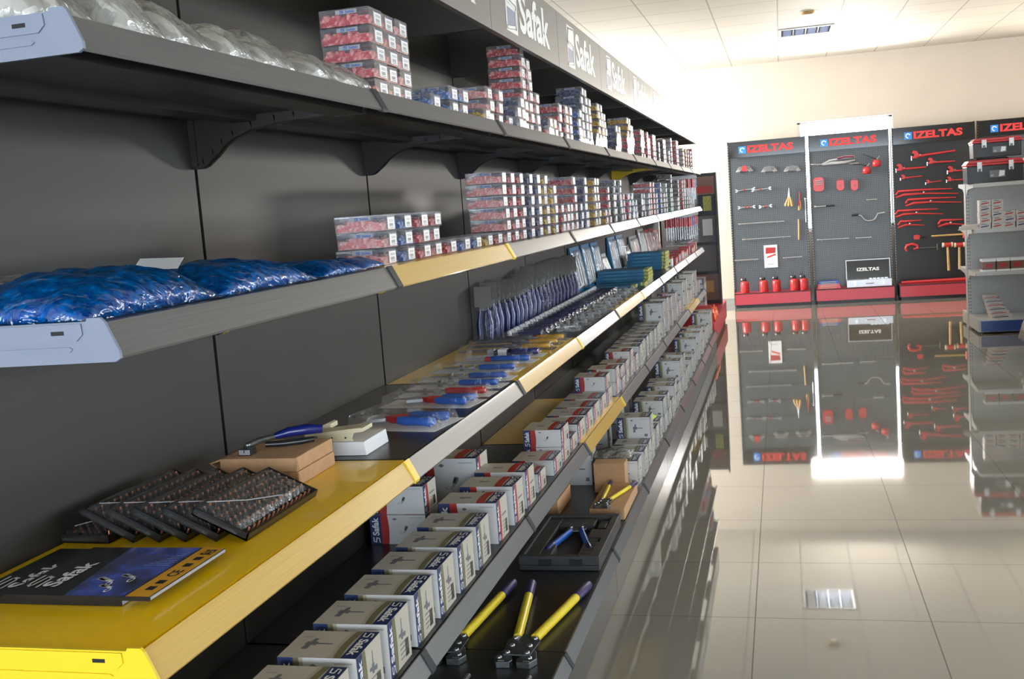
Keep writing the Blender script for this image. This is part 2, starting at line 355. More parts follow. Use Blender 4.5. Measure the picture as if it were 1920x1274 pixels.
# recessed louvre lamps in the ceiling grid
def ceiling_lamp(x,y,label):
    e=empty('ceiling_light',(x,y,3.36)); tag(e,label,'ceiling light','recessed ceiling lights')
    b=MB()
    for q in ((-.30,-.27,-.30,.30),(.27,.30,-.30,.30),(-.27,.27,-.30,-.27),(-.27,.27,.27,.30)): b.box(q[0],q[1],q[2],q[3],-.012,.0,'white_metal')
    b.build('frame',e)
    b=MB()
    for i in range(1,4): b.box(-.27+i*.135-.006,-.27+i*.135+.006,-.27,.27,-.010,-.001,'mirror')
    for i in range(1,12): b.box(-.27,.27,-.27+i*.045-.002,-.27+i*.045+.002,-.010,-.001,'mirror')
    b.build('louvre',e)
    b=MB()
    for i in range(4): b.box(-.245+i*.135,-.160+i*.135,-.26,.26,-.0035,-.0005,'lamp_tube')
    b.build('tube_panel',e)
    return e
ceiling_lamp(1.58,11.83,'louvred square lamp in the ceiling near the far wall')
b=MB(); b.lathe([(.0,-.03),(.05,-.03),(.07,-.012),(.075,0)],(1.57,10.5,3.36),'wood',16)
tag(b.build('smoke_detector'),'small round tan detector on the ceiling before the louvred lamp','detector')

# ------------------------------------------------------------------ wall gondola
Z={1:.202,2:.640,3:1.066,4:1.480,5:1.843}
YEL={(3,0),(3,2),(4,1),(2,3),(3,4),(2,8)}
g=empty('wall_gondola_shelving',(0,0,0)); tag(g,'long black gondola back wall with uprights and grey kick plates behind all the shelves','shelving')
for k in range(10):
    b=MB(); b.box(-.014,0,k+.006,k+.994,.15,2.34,'black_panel'); b.build('back_panel',g)
    b=MB(); b.box(.46,.521,k+.002,k+.998,.002,.158,'kick_grey'); b.build('kick_plate',g)
for k in range(11):
    b=MB(); b.box(-.05,-.015,k-.02,k+.02,0,2.36,'black_metal')
    for i in range(70): b.box(-.0149,-.0145,k-.004,k+.004,.2+i*.03,.216+i*.03,'black_slot')
    b.build('upright',g)
    b=MB(); b.box(-.02,.41,k-.012,k+.012,2.112,2.30,'black_metal'); b.build('canopy_arm',g)
b=MB(); b.box(0,.47,-.004,0.0,.0,.15,'black_metal'); b.build('base_end_plate',g)
b=MB(); b.box(0,.47,10.0,10.004,.0,.15,'black_metal'); b.build('base_end_plate',g)

GUS=[(0,0),(0,-.125),(.018,-.125),(.03,-.121),(.055,-.103),(.078,-.082),(.105,-.066),(.15,-.052),(.205,-.044),(.25,-.041),(.40,-.038),(.412,-.022),(.412,0)]
def gusset(y,m,side):
    b=MB(); y0,y1=(y-.003,y) if side>0 else (y,y+.003)
    b.prism(GUS,1,y0,y1,m)
    C=GUS[2:11]; r=.016
    for a,c in zip(C,C[1:]):
        yy=(y0-.006,y0) if side>0 else (y1,y1+.006)
        b.prism([a,c,(c[0],c[1]+r),(a[0]-.004,a[1]+r)],1,yy[0],yy[1],m)
    b.prism([(0,-.12),(.014,-.12),(.014,-.02),(0,-.02)],1,(y0-.006) if side>0 else y1,y0 if side>0 else y1+.006,m)
    return b
def rail_prof(xt,xs,g=0.0):
    return [(xt-.004,-.002),(xt+.002+g,.001+g),(xt+.0045+g,-.003+g),(xs+g,-.040),(xs-.002+g,-.0435-g),(xs-.008,-.0425-g),(xt-.002,-.008)]
TIER={1:'base tier',2:'second tier from floor',3:'third tier from floor',4:'fourth tier from floor',5:'top tier'}
for lv in (1,2,3,4,5):
    xt,xs=(.516,.541) if lv==1 else (.4273,.4518)
    for k in range(10):
        yel=(lv,k) in YEL
        e=empty('gondola_shelf',(0,k,Z[lv]))
        tag(e,'%s gondola shelf with %s price rail, %s, %s bay from the camera'%('yellow' if yel else 'black','yellow' if yel else 'grey',TIER[lv],nth(k+1)),'shelf','gondola shelves along the left wall')
        dm='yellow_paint' if yel else 'black_deck'
        b=MB(); b.box(.002,xt-.006,.003,.997,-.022,0,dm); b.box(xt-.006,xt-.0015,.003,.997,-.030,-.004,dm)
        if lv!=1: b.box(.10,.16,.01,.99,-.036,-.022,dm); b.box(.33,.40,.01,.99,-.042,-.022,dm)
        b.build('deck',e)
        b=MB(); b.prism(rail_prof(xt,xs),1,.004,.972,'yellow_rail' if yel else 'grey_rail'); b.build('price_rail',e)
        b=MB(); b.prism(rail_prof(xt,xs,.0025),1,.970,.998,'yellow_cap' if yel else 'grey_rail_cap'); b.build('rail_end_cap',e)  # grey caps made wider and darker to carry shading at the rail joint
        if lv!=1:
            bm='yellow_cap' if yel or (lv,k)==(5,6) else 'black_metal'
            gusset(.994,bm,1).build('bracket',e)
            if k==0:
                # near end plates; sky reflection is put into the blue-grey ones' colour
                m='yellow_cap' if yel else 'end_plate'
                b=MB(); b.prism([(0,.004),(.414,.004),(.416,.008),(.434,.008),(.439,.003),(.4555,-.034),(.4555,-.042),(.449,-.046),(.05,-.048),(0,-.12)],1,-.006,-.001,m)
                b.prism([(0,.002),(.408,.002),(.409,-.011),(.400,-.019),(0,-.019)],1,-.0085,-.006,m)
                b.prism([(0,-.026),(.388,-.026),(.393,-.029),(.388,-.032),(0,-.032)],1,-.0080,-.006,m)
                b.prism([(.366,-.006),(.384,-.006),(.384,-.011),(.366,-.011)],1,-.0089,-.0084,'black_slot')
                b.build('end_plate',e)
            else: gusset(.003,'yellow_cap' if yel else 'black_metal',-1).build('bracket',e)
# header boards
for k in range(10):
    b=MB(); b.box(.412,.430,k+.002,k+.998,2.109,2.322,'header_grey'); e=b.build('header_board')
    tag(e,'grey header board with white lettering and mark, %s from the camera'%nth(k+1),'sign','header boards above the gondola')
    b=MB(); o=V((.4306,k,0)); U=V((0,1,0)); N=V((0,0,1))
    b.decal([(.185,2.135),(.335,2.135),(.345,2.30),(.195,2.30)],o,U,N,'sign_white')
    o2=V((.4310,k,0)); b.decal([(.20,2.148),(.322,2.148),(.326,2.205),(.203,2.21)],o2,U,N,'sign_lilac')
    b.logo((.4314,k+.195,2.145),U,N,.135,.145,'header_grey',.09)
    b.logo((.4318,k+.200,2.145),U,N,.125,.14,'sign_white',.06)
    b.text('Safak',(.4308,k+.37,2.152),U,N,.47,.138,'sign_white',.03)
    b.build('lettering',e)
# ------------------------------------------------------------------ clear boxes of cable terminals
COLNAME={'r':'red','p':'pink','b':'blue','n':'navy','y':'yellow','g':'grey','e':'green','w':'white'}
CM={'r':'c_red','p':'c_pink','b':'c_blue','n':'c_navy','y':'c_yellow','g':'c_grey','e':'c_green','w':'c_white'}
BL,BW,BH=.112,.081,.0362
def make_terminal_box(c):
    r=random.Random(ord(c))
    b=MB(); x0,x1,y0,y1,z0,z1=-BL/2,BL/2,-BW/2,BW/2,0,BH
    b.box(x0,x1,y0,y1,z0,z1,'clear_box')
    # lid rim and edge ribs
    b.box(x0-.0008,x1+.0008,y0-.0008,y1+.0008,BH-.006,BH-.0045,'clear_box')
    s=b.build('terminal_box')
    b=MB(); b.box(x0+.002,x1-.003,y0+.002,y1-.002,.0015,.019,CM[c])
    for i in range(70):
        px=r.uniform(x0+.012,x1-.014); py=r.uniform(y0+.009,y1-.009) if i%2 else r.choice((y0+.004,y1-.004)); pz=r.uniform(.017,.0245); a=r.uniform(0,6.3); L=.0065
        if i%2==0: a=r.choice((0,3.14))+r.uniform(-.1,.1)
        d=V((math.cos(a),math.sin(a)*(.4 if i%2==0 else 1),r.uniform(-.3,.3)))*L; p=V((px,py,pz))
        b.tube(p-d,p+d,.0022,CM[c],n=6)
    b.build('terminals',s)
    b=MB(); X=x1+.0006
    b.box(x1-.001,X,y0+.032,y1-.008,.004,.032,'print_white')
    X+=.0003
    b.quad((X,y0+.032,.029),(X,y1-.008,.029),(X,y1-.008,.032),(X,y0+.032,.032),'print_navy')
    for i in range(7):
        yy=y0+.040+i*.0035; b.quad((X,yy,.009),(X,yy+.0018,.009),(X,yy+.0018,.016),(X,yy,.016),'print_grey')
    for z in (.020,.023,.006): b.quad((X,y0+.039,z),(X,y1-.014,z),(X,y1-.014,z+.0012),(X,y0+.039,z+.0012),'print_grey')
    b.build('end_label',s)
    b=MB(); Y=y0-.0012
    b.quad((-.018,Y,.025),(.030,Y,.025),(.030,Y,.0335),(-.018,Y,.0335),'print_light'); b.text('Safak',(.004,Y-.0003,.0265),(1,0,0),(0,0,1),.022,.0055,'print_blue'); b.logo((-.008,Y-.0003,.0265),V((1,0,0)),V((0,0,1)),.008,.0055,'print_blue',.25)
    b.build('brand_strip',s)
    return s
# (Y of near side, levels, colours of the columns bottom..top pattern, X of the label end)
S5=[(1.070,5,'r',.405),(1.155,5,'r',.400),(1.240,5,'p',.400),(1.430,1,'b',.405),(1.625,2,'b',.40),(1.712,2,'b',.40),(1.915,1,'y',.41),
 (2.03,3,'p',.39),(2.13,3,'r',.395),(2.235,1,'r',.40),(2.32,2,'n',.41),(2.405,3,'n',.40),(2.52,8,'r',.385),(2.605,7,'r',.385),(2.69,4,'r',.39),(2.79,5,'w',.27),(2.79,1,'r',.41),(2.875,2,'n',.40),(2.96,2,'y',.40),
 (3.15,4,'r',.38),(3.25,4,'r',.39),(3.335,4,'r',.39),(3.49,4,'b',.40),(3.58,2,'w',.39),(3.67,7,'n',.385),(3.755,7,'n',.385),(3.85,6,'n',.385),(3.99,2,'g',.39),(4.11,6,'y',.385),(4.20,6,'y',.385),(4.29,5,'y',.385),
 (4.66,4,'n',.39),(4.75,4,'n',.39),(5.02,3,'r',.40),(5.16,6,'y',.385),(5.25,6,'y',.385),(5.34,5,'y',.385),(5.72,5,'r',.39),(5.81,5,'r',.39),(6.05,5,'r',.39),(6.14,4,'r',.39),(6.38,5,'r',.39),(6.48,5,'r',.39),
 (6.74,4,'g',.39),(7.06,5,'g',.39),(7.16,5,'g',.39),(7.35,3,'w',.40),(7.66,6,'w',.39),(8.12,6,'r',.39),(8.22,6,'r',.39),(8.62,5,'w',.40),(8.8,4,'g',.39),(9.06,5,'y',.39),(9.3,5,'r',.39),(9.56,5,'g',.39),(9.8,6,'r',.39)]
S4=[(1.089,3,'p',.385),(1.205,3,'b',.385),(1.322,3,'r',.385),(1.432,3,'r',.380),(1.548,1,'r',.385),(1.672,1,'b',.385),(1.79,1,'b',.385),(1.91,1,'y',.385),(2.035,1,'r',.385),
 (2.145,6,'p',.385),(2.262,6,'r',.385),(2.378,6,'r',.385),(2.512,6,'n',.385),(2.640,6,'n',.385),(2.80,6,'y',.375),(2.905,5,'y',.388),(3.06,3,'r',.385),(3.155,3,'r',.385),(3.25,3,'r',.385),(3.36,6,'r',.38),(3.48,3,'n',.385),(3.60,6,'n',.385),(3.70,5,'n',.37),
 (3.85,6,'y',.385),(3.945,6,'y',.385),(4.12,2,'y',.39),(4.30,5,'r',.38),(4.45,4,'g',.385),(4.58,6,'g',.37),(4.69,6,'g',.385),(4.90,4,'r',.37),(5.02,4,'r',.385),(5.18,4,'w',.385),(5.32,3,'w',.385),(5.60,4,'g',.385),(5.72,4,'g',.385),(5.98,4,'w',.385),(6.14,6,'r',.38),(6.27,6,'r',.385),
 (6.45,4,'w',.385),(6.72,6,'b',.385),(6.95,4,'w',.385),(7.12,6,'w',.385),(7.45,5,'e',.385),(7.56,5,'e',.385),(7.70,8,'g',.37),(8.05,3,'w',.385),(8.30,7,'g',.37),(8.55,7,'r',.385),(8.74,7,'g',.385),(9.0,3,'w',.385),(9.25,3,'w',.385),(9.40,2,'g',.385)]
protos={}
jobs=[]
for lv,tab in ((5,S5),(4,S4)):
    for si,(y,n,c,xf) in enumerate(tab):
        for k in range(n):
            cc=c
            if c=='r' and n>=5 and k==0 and si%2: cc='p'
            jobs.append((y,lv,si,k,cc,xf))
jobs.sort(key=lambda j:j[0]); near,far=jobs[:300],jobs[300:]
SHN={5:'top shelf',4:'shelf below the top'}
for (y,lv,si,k,c,xf) in near:
    if c not in protos: o=protos[c]=make_terminal_box(c)
    else: o=copy_tree(protos[c])
    j=rnd.uniform(-.0035,.0035); j2=rnd.uniform(-.0025,.0025)
    o.location=(xf-BL/2+j,y+BW/2+j2,Z[lv]+.0004+k*.0374); o.rotation_euler=(0,0,rnd.uniform(-.012,.012) if k else 0)
    tag(o,'clear box of %s cable terminals, %s in %s stack along %s'%(COLNAME[c],UP[k],nth(si+1),SHN[lv]),'box','clear boxes of cable terminals')
if far:
    b=MB()
    for (y,lv,si,k,c,xf) in far:
        x0,x1,y0,z0=xf-BL,xf,y,Z[lv]+.0004+k*.0374
        b.box(x0,x1,y0,y0+BW,z0,z0+BH,'clear_box'); b.box(x0+.002,x1-.003,y0+.002,y0+BW-.002,z0+.001,z0+.026,CM[c])
        b.box(x1,x1+.0006,y0+.032,y0+BW-.008,z0+.004,z0+.032,'print_white')
    tag(b.build('terminal_boxes'),'far run of stacked clear terminal boxes on the two upper shelves','boxes',kind='stuff')

# ------------------------------------------------------------------ cartons
def wavy(x0,x1,y0,y1,amp,n=8):
    L=[(x0+amp*math.sin(math.pi*i/n),y0+(y1-y0)*i/n) for i in range(n+1)]; R=[(x1+amp*math.sin(math.pi*i/n),y0+(y1-y0)*i/n) for i in range(n+1)]
    return L,R
def strip(b,o,u,v,x0,x1,y0,y1,amp,m,leftstraight=False,n=8):
    L,R=wavy(x0,x1,y0,y1,amp,n); o=V(o);u=V(u);v=V(v)
    if leftstraight: L=[(x0,p[1]) for p in L]
    for i in range(n):
        q=[L[i],R[i],R[i+1],L[i+1]]; b.poly([tuple(o+u*x+v*y) for x,y in q],m)
def lug(b,o,u,v,s,m='print_grey',m2='print_light'):
    """a small picture: ring terminal"""
    o=V(o);u=V(u);v=V(v)
    def ring(cx,cy,r0,r1,a,mm):
        for i in range(12):
            t0,t1=2*math.pi*i/12,2*math.pi*(i+1)/12
            q=[(cx+r0*math.cos(t0),cy+a*r0*math.sin(t0)),(cx+r1*math.cos(t0),cy+a*r1*math.sin(t0)),(cx+r1*math.cos(t1),cy+a*r1*math.sin(t1)),(cx+r0*math.cos(t1),cy+a*r0*math.sin(t1))]
            b.poly([tuple(o+u*(x*s)+v*(y*s)) for x,y in q],mm)
    ring(-.45,-.55,.25,.38,.45,m2)
    b.poly([tuple(o+u*(x*s)+v*(y*s)) for x,y in [(-.15,-.45),(.1,-.55),(.2,-.2),(-.05,-.1)]],m2)
    b.poly([tuple(o+u*(x*s)+v*(y*s)) for x,y in [(-.1,-.1),(.25,-.25),(.55,.25),(.5,.45),(.15,.5)]],m)
    b.poly([tuple(o+(u*(x*s)+v*(y*s))*1.0) for x,y in [(.0,.0),(.12,-.08),(.38,.35),(.22,.42)]],m2)
def gun(b,o,u,v,s,m='print_grey'):
    """a small picture: drill-like tool"""
    o=V(o);u=V(u);v=V(v)
    for q in ([(-.9,-.1),(-.1,-.25),(-.1,.3),(-.8,.3)],[(-.1,-.05),(.9,-.05),(.9,.1),(-.1,.12)],[(-.75,-.1),(-.4,-.15),(-.45,-.8),(-.85,-.75)],[(-.6,.3),(-.3,.3),(-.25,.75),(-.5,.8)]):
        b.poly([tuple(o+u*(x*s)+v*(y*s)) for x,y in q],m)
def carton_mesh(w,d,h,style):
    """origin at the near lower left corner; front looks to -y, aisle side looks to +x"""
    b=MB(); b.box(0,w,0,d,0,h,'carton_white')
    e=.0004; c1,c2=('print_red','print_red') if style=='lug' else ('print_olive','print_sand')
    X,Y,Zv=V((1,0,0)),V((0,1,0)),V((0,0,1))
    bw=w*.20
    # front
    o=(0,-e,0); b.decal([(0,0),(bw,0),(bw,h),(0,h)],o,X,Zv,'print_navy')
    strip(b,(0,-2*e,0),X,Zv,bw,bw*1.35,0,h,w*.02,c1,True); strip(b,(0,-e,0),X,Zv,bw*1.3,bw*1.6,0,h,w*.02,c2)
    b.text('Safak',(bw*.80,-3*e,h*.30),Zv,-X,h*.62,bw*.60,'print_white',.03); b.logo(V((bw*.80,-3*e,h*.06)),Zv,-X,h*.17,bw*.55,'print_white')
    lug(b,(w*.62,-e,h*.52),X,Zv,h*.22) if style=='lug' else gun(b,(w*.62,-e,h*.5),X,Zv,h*.24,'print_grey')
    b.decal([(w*.40,h*.86),(w*.45,h*.90),(w*.50,h*.86),(w*.45,h*.82)],(0,-e,0),X,Zv,'print_grey')
    b.decal([(w*.72,h*.90),(w*.95,h*.90),(w*.95,h*.92),(w*.72,h*.92)],(0,-e,0),X,Zv,'print_light')
    if style=='gun':
        b.decal([(w*.82,h*.12),(w*.92,h*.12),(w*.92,h*.24),(w*.82,h*.24)],(0,-e,0),X,Zv,'print_grey')
    # aisle side
    o=(w+e,0,0); b.decal([(0,0),(d,0),(d,h),(0,h)],o,Y,Zv,'carton_beige_and_shade')
    b.decal([(0,0),(d*.22,0),(d*.22,h),(0,h)],(w+2*e,0,0),Y,Zv,'print_navy')
    strip(b,(w+2*e,0,0),Y,Zv,d*.22,d*.34,0,h,d*.03,c1,True)
    b.text('Safak',(w+3*e,d*.19,h*.26),Zv,-Y,h*.66,d*.15,'print_white',.03); b.logo(V((w+3*e,d*.19,h*.05)),Zv,-Y,h*.15,d*.14,'print_white')
    if style=='gun': gun(b,(w+2*e,d*.62,h*.66),Zv,-Y,h*.22,'print_grey')
    r=random.Random(3)
    for i in range(4):
        z=h*(.12+.09*i); b.decal([(d*.48,z),(d*(.70+.2*r.random()),z),(d*(.70+.2*r.random()),z+h*.025),(d*.48,z+h*.025)],(w+2*e,0,0),Y,Zv,'print_grey')
    for i in range(8):
        yy=d*(.72+.022*i); b.decal([(yy,h*.08),(yy+d*.011,h*.08),(yy+d*.011,h*.40),(yy,h*.40)],(w+2*e,0,0),Y,Zv,'print_black')
    if style=='lug': b.decal([(d*.45,h*.55),(d*.85,h*.55),(d*.85,h*.60),(d*.45,h*.60)],(w+2*e,0,0),Y,Zv,'print_grey')
    # top: weaker light on the white board is painted in as beige
    o=(0,0,h+e); b.decal([(0,0),(w,0),(w,d),(0,d)],o,X,Y,'carton_beige_and_shade')
    o=V((0,0,h+2*e)); b.decal([(w*.80,0),(w,0),(w,d),(w*.80,d)],o,X,Y,'print_navy')
    strip(b,(0,0,h+3*e),X,Y,w*.71,w*.80,0,d,-w*.03,c1); strip(b,(0,0,h+2*e),X,Y,w*.655,w*.72,0,d,-w*.03,c2)
    b.text('Safak',(w*.84,d*.70,h+4*e),-Y,X,d*.60,w*.12,'print_white',.03); b.logo(V((w*.84,d*.93,h+4*e)),-Y,X,d*.16,w*.12,'print_white')
    if style=='gun': gun(b,(w*.36,d*.5,h+2*e),X,Y,d*.26,'print_grey'); b.decal([(w*.08,d*.72),(w*.22,d*.72),(w*.22,d*.78),(w*.08,d*.78)],(0,0,h+2*e),X,Y,'print_light')
    else: b.decal([(w*.28,d*.44),(w*.48,d*.47),(w*.48,d*.53),(w*.28,d*.56)],(0,0,h+2*e),X,Y,'print_grey')
    return b
CT={}
def carton(x1,y0,z0,w,d,h,style,label,group,rot=0):
    k=(w,d,h,style)
    if k not in CT: o=CT[k]=carton_mesh(w,d,h,style).build('carton',bevel=.0008)
    else: o=CT[k].copy(); COL.objects.link(o)
    o.location=(x1-w,y0,z0+.0005); o.rotation_euler=(0,0,rot)
    tag(o,label,'box',group)
    return o
GA='cartons on the second shelf from the floor'
for i in range(8):
    y=.345+.1655*i
    carton(.411,y,Z[2],.163,.128,.118,'gun','white carton with navy and olive band, %s in the row at the near end'%nth(i+1),GA,rnd.uniform(-.02,.02))
carton(.408,1.725,Z[2],.172,.118,.119,'lug','white carton with navy and red band right behind the last olive-banded one',GA)
carton(.412,1.905,Z[2],.166,.118,.119,'lug','white red-banded carton, second behind the olive-banded row',GA,-.02)
carton(.410,2.075,Z[2],.166,.120,.119,'lug','white red-banded carton, third behind the olive-banded row',GA)
carton(.195,1.72,Z[2],.172,.115,.087,'lug','red-banded carton with ring terminal picture, lower of two by the back panel',GA)
carton(.193,1.725,Z[2]+.088,.172,.115,.082,'lug','red-banded carton half behind the yellow rail, upper of two by back panel',GA)
carton(.245,2.10,Z[2],.215,.13,.16,'lug','large red-banded carton with a clear bag leaning on its front',GA)
carton(.405,2.265,Z[2],.075,.115,.062,'lug','narrow short red-banded carton in the gap behind the tall three',GA)
carton(.411,2.485,Z[2],.15,.145,.055,'lug','low flat red-banded carton in front of the two-high pile',GA)
carton(.407,2.65,Z[2],.14,.145,.064,'lug','red-banded carton at the bottom of a two-high pile by the yellow bay',GA)
carton(.409,2.65,Z[2]+.0655,.142,.145,.064,'lug','red-banded carton on top of the two-high pile by the yellow bay',GA)
carton(.405,2.83,Z[2],.09,.13,.055,'lug','small red-banded carton behind the two-high pile',GA)
for i,y in enumerate((2.995,3.18,3.36,3.55,3.735)):
    carton(.404,y,Z[2],.165,.155,.075,'lug','red-banded carton on the yellow bay, %s in its even row'%nth(i+1),GA)
carton(.400,3.735,Z[2]+.0765,.145,.145,.066,'lug','red-banded carton standing alone on the end of the even row',GA)
rr=random.Random(11); far_c=[]
for y,n,h,st in [(4.02,2,.066,'lug'),(4.18,2,.055,'lug'),(4.36,2,.055,'lug'),(4.56,2,.07,'lug'),(4.74,1,.09,'lug'),(4.92,1,.118,'gun'),(5.10,1,.118,'gun'),(5.28,1,.118,'gun'),(5.46,1,.118,'gun'),(5.64,1,.118,'gun'),(5.82,1,.118,'gun'),(6.0,1,.118,'gun'),(6.2,2,.118,'gun'),(6.52,2,.118,'gun'),(6.86,2,.105,'lug'),(7.2,2,.105,'lug'),(7.5,1,.12,'lug'),(7.8,2,.12,'gun'),(8.15,2,.12,'gun'),(8.5,1,.12,'lug'),(8.8,2,.12,'gun'),(9.2,2,.12,'gun'),(9.6,1,.118,'lug')]:
    far_c.append((y,n,h,st))
for i,(y,n,h,st) in enumerate(far_c):
    for k in range(n):
        w=.163 if st=='gun' else .135
        carton(.405+rr.uniform(-.008,.004),y,Z[2]+k*(h+.0015),w,.135,h,st,'%s-banded carton, %s in %s pile beyond the lone top one'%('olive' if st=='gun' else 'red',UP[k],nth(i+1)),GA)
GB='cartons on the lowest shelf'
base_c=[(3.95,1,.125),(4.13,1,.128),(4.30,1,.128),(4.46,2,.118),(4.72,1,.118),(4.92,1,.118),(5.16,2,.095),(5.36,2,.095),(5.56,1,.12),(5.72,2,.09),(5.9,2,.09),(6.08,1,.13),(6.26,2,.13),(6.55,2,.13),(6.85,1,.12),(7.1,1,.14),(7.4,1,.14),(7.7,2,.11),(8.02,2,.115),(8.35,2,.115),(8.7,1,.15),(9.05,1,.16),(9.4,2,.12),(9.7,2,.12)]
for i,(y,n,h) in enumerate(base_c):
    for k in range(n):
        carton(.500+rr.uniform(-.006,.006),y,Z[1]+k*(h+.0015),.175,.14,h,'gun','white tool carton on the lowest shelf, %s in %s pile along'%(UP[k],nth(i+1)),GB)
for i,(y,n,h) in enumerate([(3.98,1,.16),(4.5,1,.17),(5.0,1,.18),(5.35,1,.17)]):
    carton(.265,y,Z[1],.18,.14,h,'gun','grey-white tool carton at the back of the lowest shelf, %s along'%nth(i+1),GB)
# ------------------------------------------------------------------ bags
from mathutils import noise as NZ
def bag_mesh(w,d,h,seed,m,amp=.16,nx=26,ny=36,pw=2.6,flat=0.0):
    vs=[];fs=[]
    def P(i,j,top):
        u=-1+2*i/nx; v=-1+2*j/ny
        f=max(0,(1-abs(u)**pw))*max(0,(1-abs(v)**pw)); f=f**.55
        n=NZ.noise(V((u*2.6+seed*7,v*2.8,seed)))+.5*abs(NZ.noise(V((u*6+seed,v*6,seed*3))))+.22*NZ.noise(V((u*13,v*14,seed)))
        ex=1+.07*NZ.noise(V((v*4,seed,2))); ey=1+.05*NZ.noise(V((u*4,seed,5)))
        z=h*f*(1+amp*n*1.6) if top else 0.001
        return (u*w/2*ex, v*d/2*ey, max(z,.001) if top else 0)
    for j in range(ny+1):
        for i in range(nx+1): vs.append(P(i,j,True))
    for j in range(ny):
        for i in range(nx):
            a=j*(nx+1)+i; fs.append((a,a+1,a+nx+2,a+nx+1))
    k=len(vs)
    for j in range(ny+1):
        for i in (0,nx): pass
    ring=[i for i in range(nx+1)]+[j*(nx+1)+nx for j in range(1,ny+1)]+[ny*(nx+1)+i for i in range(nx-1,-1,-1)]+[j*(nx+1) for j in range(ny-1,0,-1)]
    fs.append(tuple(ring[::-1]))
    b=MB(); b.add(vs,fs,m,True); return b
def bag(name,x,y,z,w,d,h,seed,film,cont,label,cat,group,rot=0,amp=.10):
    o=bag_mesh(w,d,h,seed,film,amp).build(name,loc=(x,y,z+.0005),rot=(0,0,rot))
    c=bag_mesh(w*.90,d*.90,h*.84,seed,cont,amp*.8).build('contents',o,loc=(0,0,.0015))
    return tag(o,label,cat,group)
pos=['at the near end','second from the near end','third from the near end','fourth from the near end','fifth from the near end','sixth from the near end','beside the tall red stack']
for i,(y0,y1,h,x) in enumerate([(-.0,.146,.080,.27),(.150,.262,.085,.29),(.270,.425,.082,.28),(.430,.545,.070,.29),(.550,.72,.078,.28),(.725,.845,.064,.30),(.85,1.03,.058,.30)]):
    bag('parts_bag',x,(y0+y1)/2,Z[5],.24,(y1-y0)*.98,h,i+1.3,'bag_film','c_bagwhite','crumpled clear parts bag on top shelf, %s'%pos[i],'bag','clear parts bags on the top shelf',amp=.12)
o=bag('parts_bag',.280,.185,Z[4],.235,.335,.060,3.1,'blue_film','c_bluebag','large blue bag of small parts nearest the camera on the fourth shelf','bag','blue bags of small parts')
o=bag('parts_bag',.275,.525,Z[4],.25,.34,.052,5.7,'blue_film','c_bluebag','humped blue bag of small parts with white paper tag on it','bag','blue bags of small parts')
b=MB(); b.box(-.035,.035,-.028,.028,0,.0006,'paper_white'); b.build('paper_tag',o,loc=(-.03,-.095,.055),rot=(.28,.05,.35))
bag('parts_bag',.30,.835,Z[4],.20,.21,.030,8.2,'blue_film','c_bluebag','flatter blue parts bag behind the humped one','bag','blue bags of small parts')
bag('parts_bag',.31,1.015,Z[4],.16,.13,.024,9.9,'blue_film','c_bluebag','thin blue parts bag touching the three-high red boxes','bag','blue bags of small parts')
bag('parts_bag',.085,.24,Z[4],.15,.40,.055,4.4,'bag_film','c_silver','clear bag lying behind the blue bags by the back panel','bag',None)

# ------------------------------------------------------------------ things on the yellow shelf
def catalog(x0,x1,y0,y1,z,th,label,curl=0.0):
    """bound on the near edge, title reading away from the camera, bottom band towards the aisle"""
    b=MB(); b.box(x0,x1,y0,y1,z,z+th,'print_black')
    X,Y,Zv=V((1,0,0)),V((0,1,0)),V((0,0,1)); w=x1-x0; d=y1-y0; t=z+th
    o=b.build('catalogue')
    p=MB()
    p.decal([(w*.42,0),(w*.86,0),(w*.86,d),(w*.30,d)],(x0,y0,t+.0003),X,Y,'print_blue_photo')
    p.decal([(w*.84,0),(w,0),(w,d),(w*.84,d)],(x0,y0,t+.0005),X,Y,'print_orange')
    p.decal([(w*.825,0),(w*.84,0),(w*.84,d),(w*.825,d)],(x0,y0,t+.0006),X,Y,'print_black')
    for i in range(9): p.decal([(w*(.62+.02*i),d*(.60+.035*i)),(w*(.80),d*(.60+.035*i)),(w*(.80),d*(.60+.035*i)+.002),(w*(.62+.02*i),d*(.60+.035*i)+.002)],(x0,y0,t+.0006),X,Y,'sky_line')
    # terminal hardware pictured on the cover
    for (cx,cy,s) in ((.52,.28,.030),(.64,.36,.026),(.60,.16,.024)):
        lug(p,(x0+w*cx,y0+d*cy,t+.0007),Y,-X,s,'print_light','paper_white')
    p.text('CE',(x0+w*.965,y0+d*.38,t+.0008),Y,-X,d*.13,w*.075,'print_black',.02)
    for cy in (.12,.24,.58,.72): p.decal([(w*.90,d*cy),(w*.955,d*cy),(w*.955,d*(cy+.07)),(w*.90,d*(cy+.07))],(x0,y0,t+.0008),X,Y,'print_black')
    p.decal([(w*.89,d*.84),(w*.97,d*.84),(w*.97,d*.95),(w*.89,d*.95)],(x0,y0,t+.0008),X,Y,'print_black'); p.logo(V((x0+w*.96,y0+d*.86,t+.001)),Y,-X,d*.07,w*.06,'print_orange',.2)
    p.build('cover_print',o)
    p=MB(); p.text('Safak',(x0+w*.27,y0+d*.15,t+.0008),Y,-X,d*.50,w*.115,'print_white',.03)
    p.logo(V((x0+w*.14,y0+d*.14,t+.0008)),Y,-X,d*.22,w*.09,'sign_white',.15); p.build('title',o)
    p=MB(); p.box(x0+.002,x1+.0008,y0+.003,y1-.002,z+.0008,z+th-.0008,'print_light'); p.build('pages',o)
    return tag(o,label,'catalogue','catalogues on the yellow shelf')
mat('print_blue_photo',(0.03,0.06,0.30),0.12,coat=0.5,noise=0.95,nscale=22); mat('sky_line',(0.25,0.35,0.75),0.3)
MATS['print_black'].node_tree.nodes['Principled BSDF'].inputs['Roughness'].default_value=.25
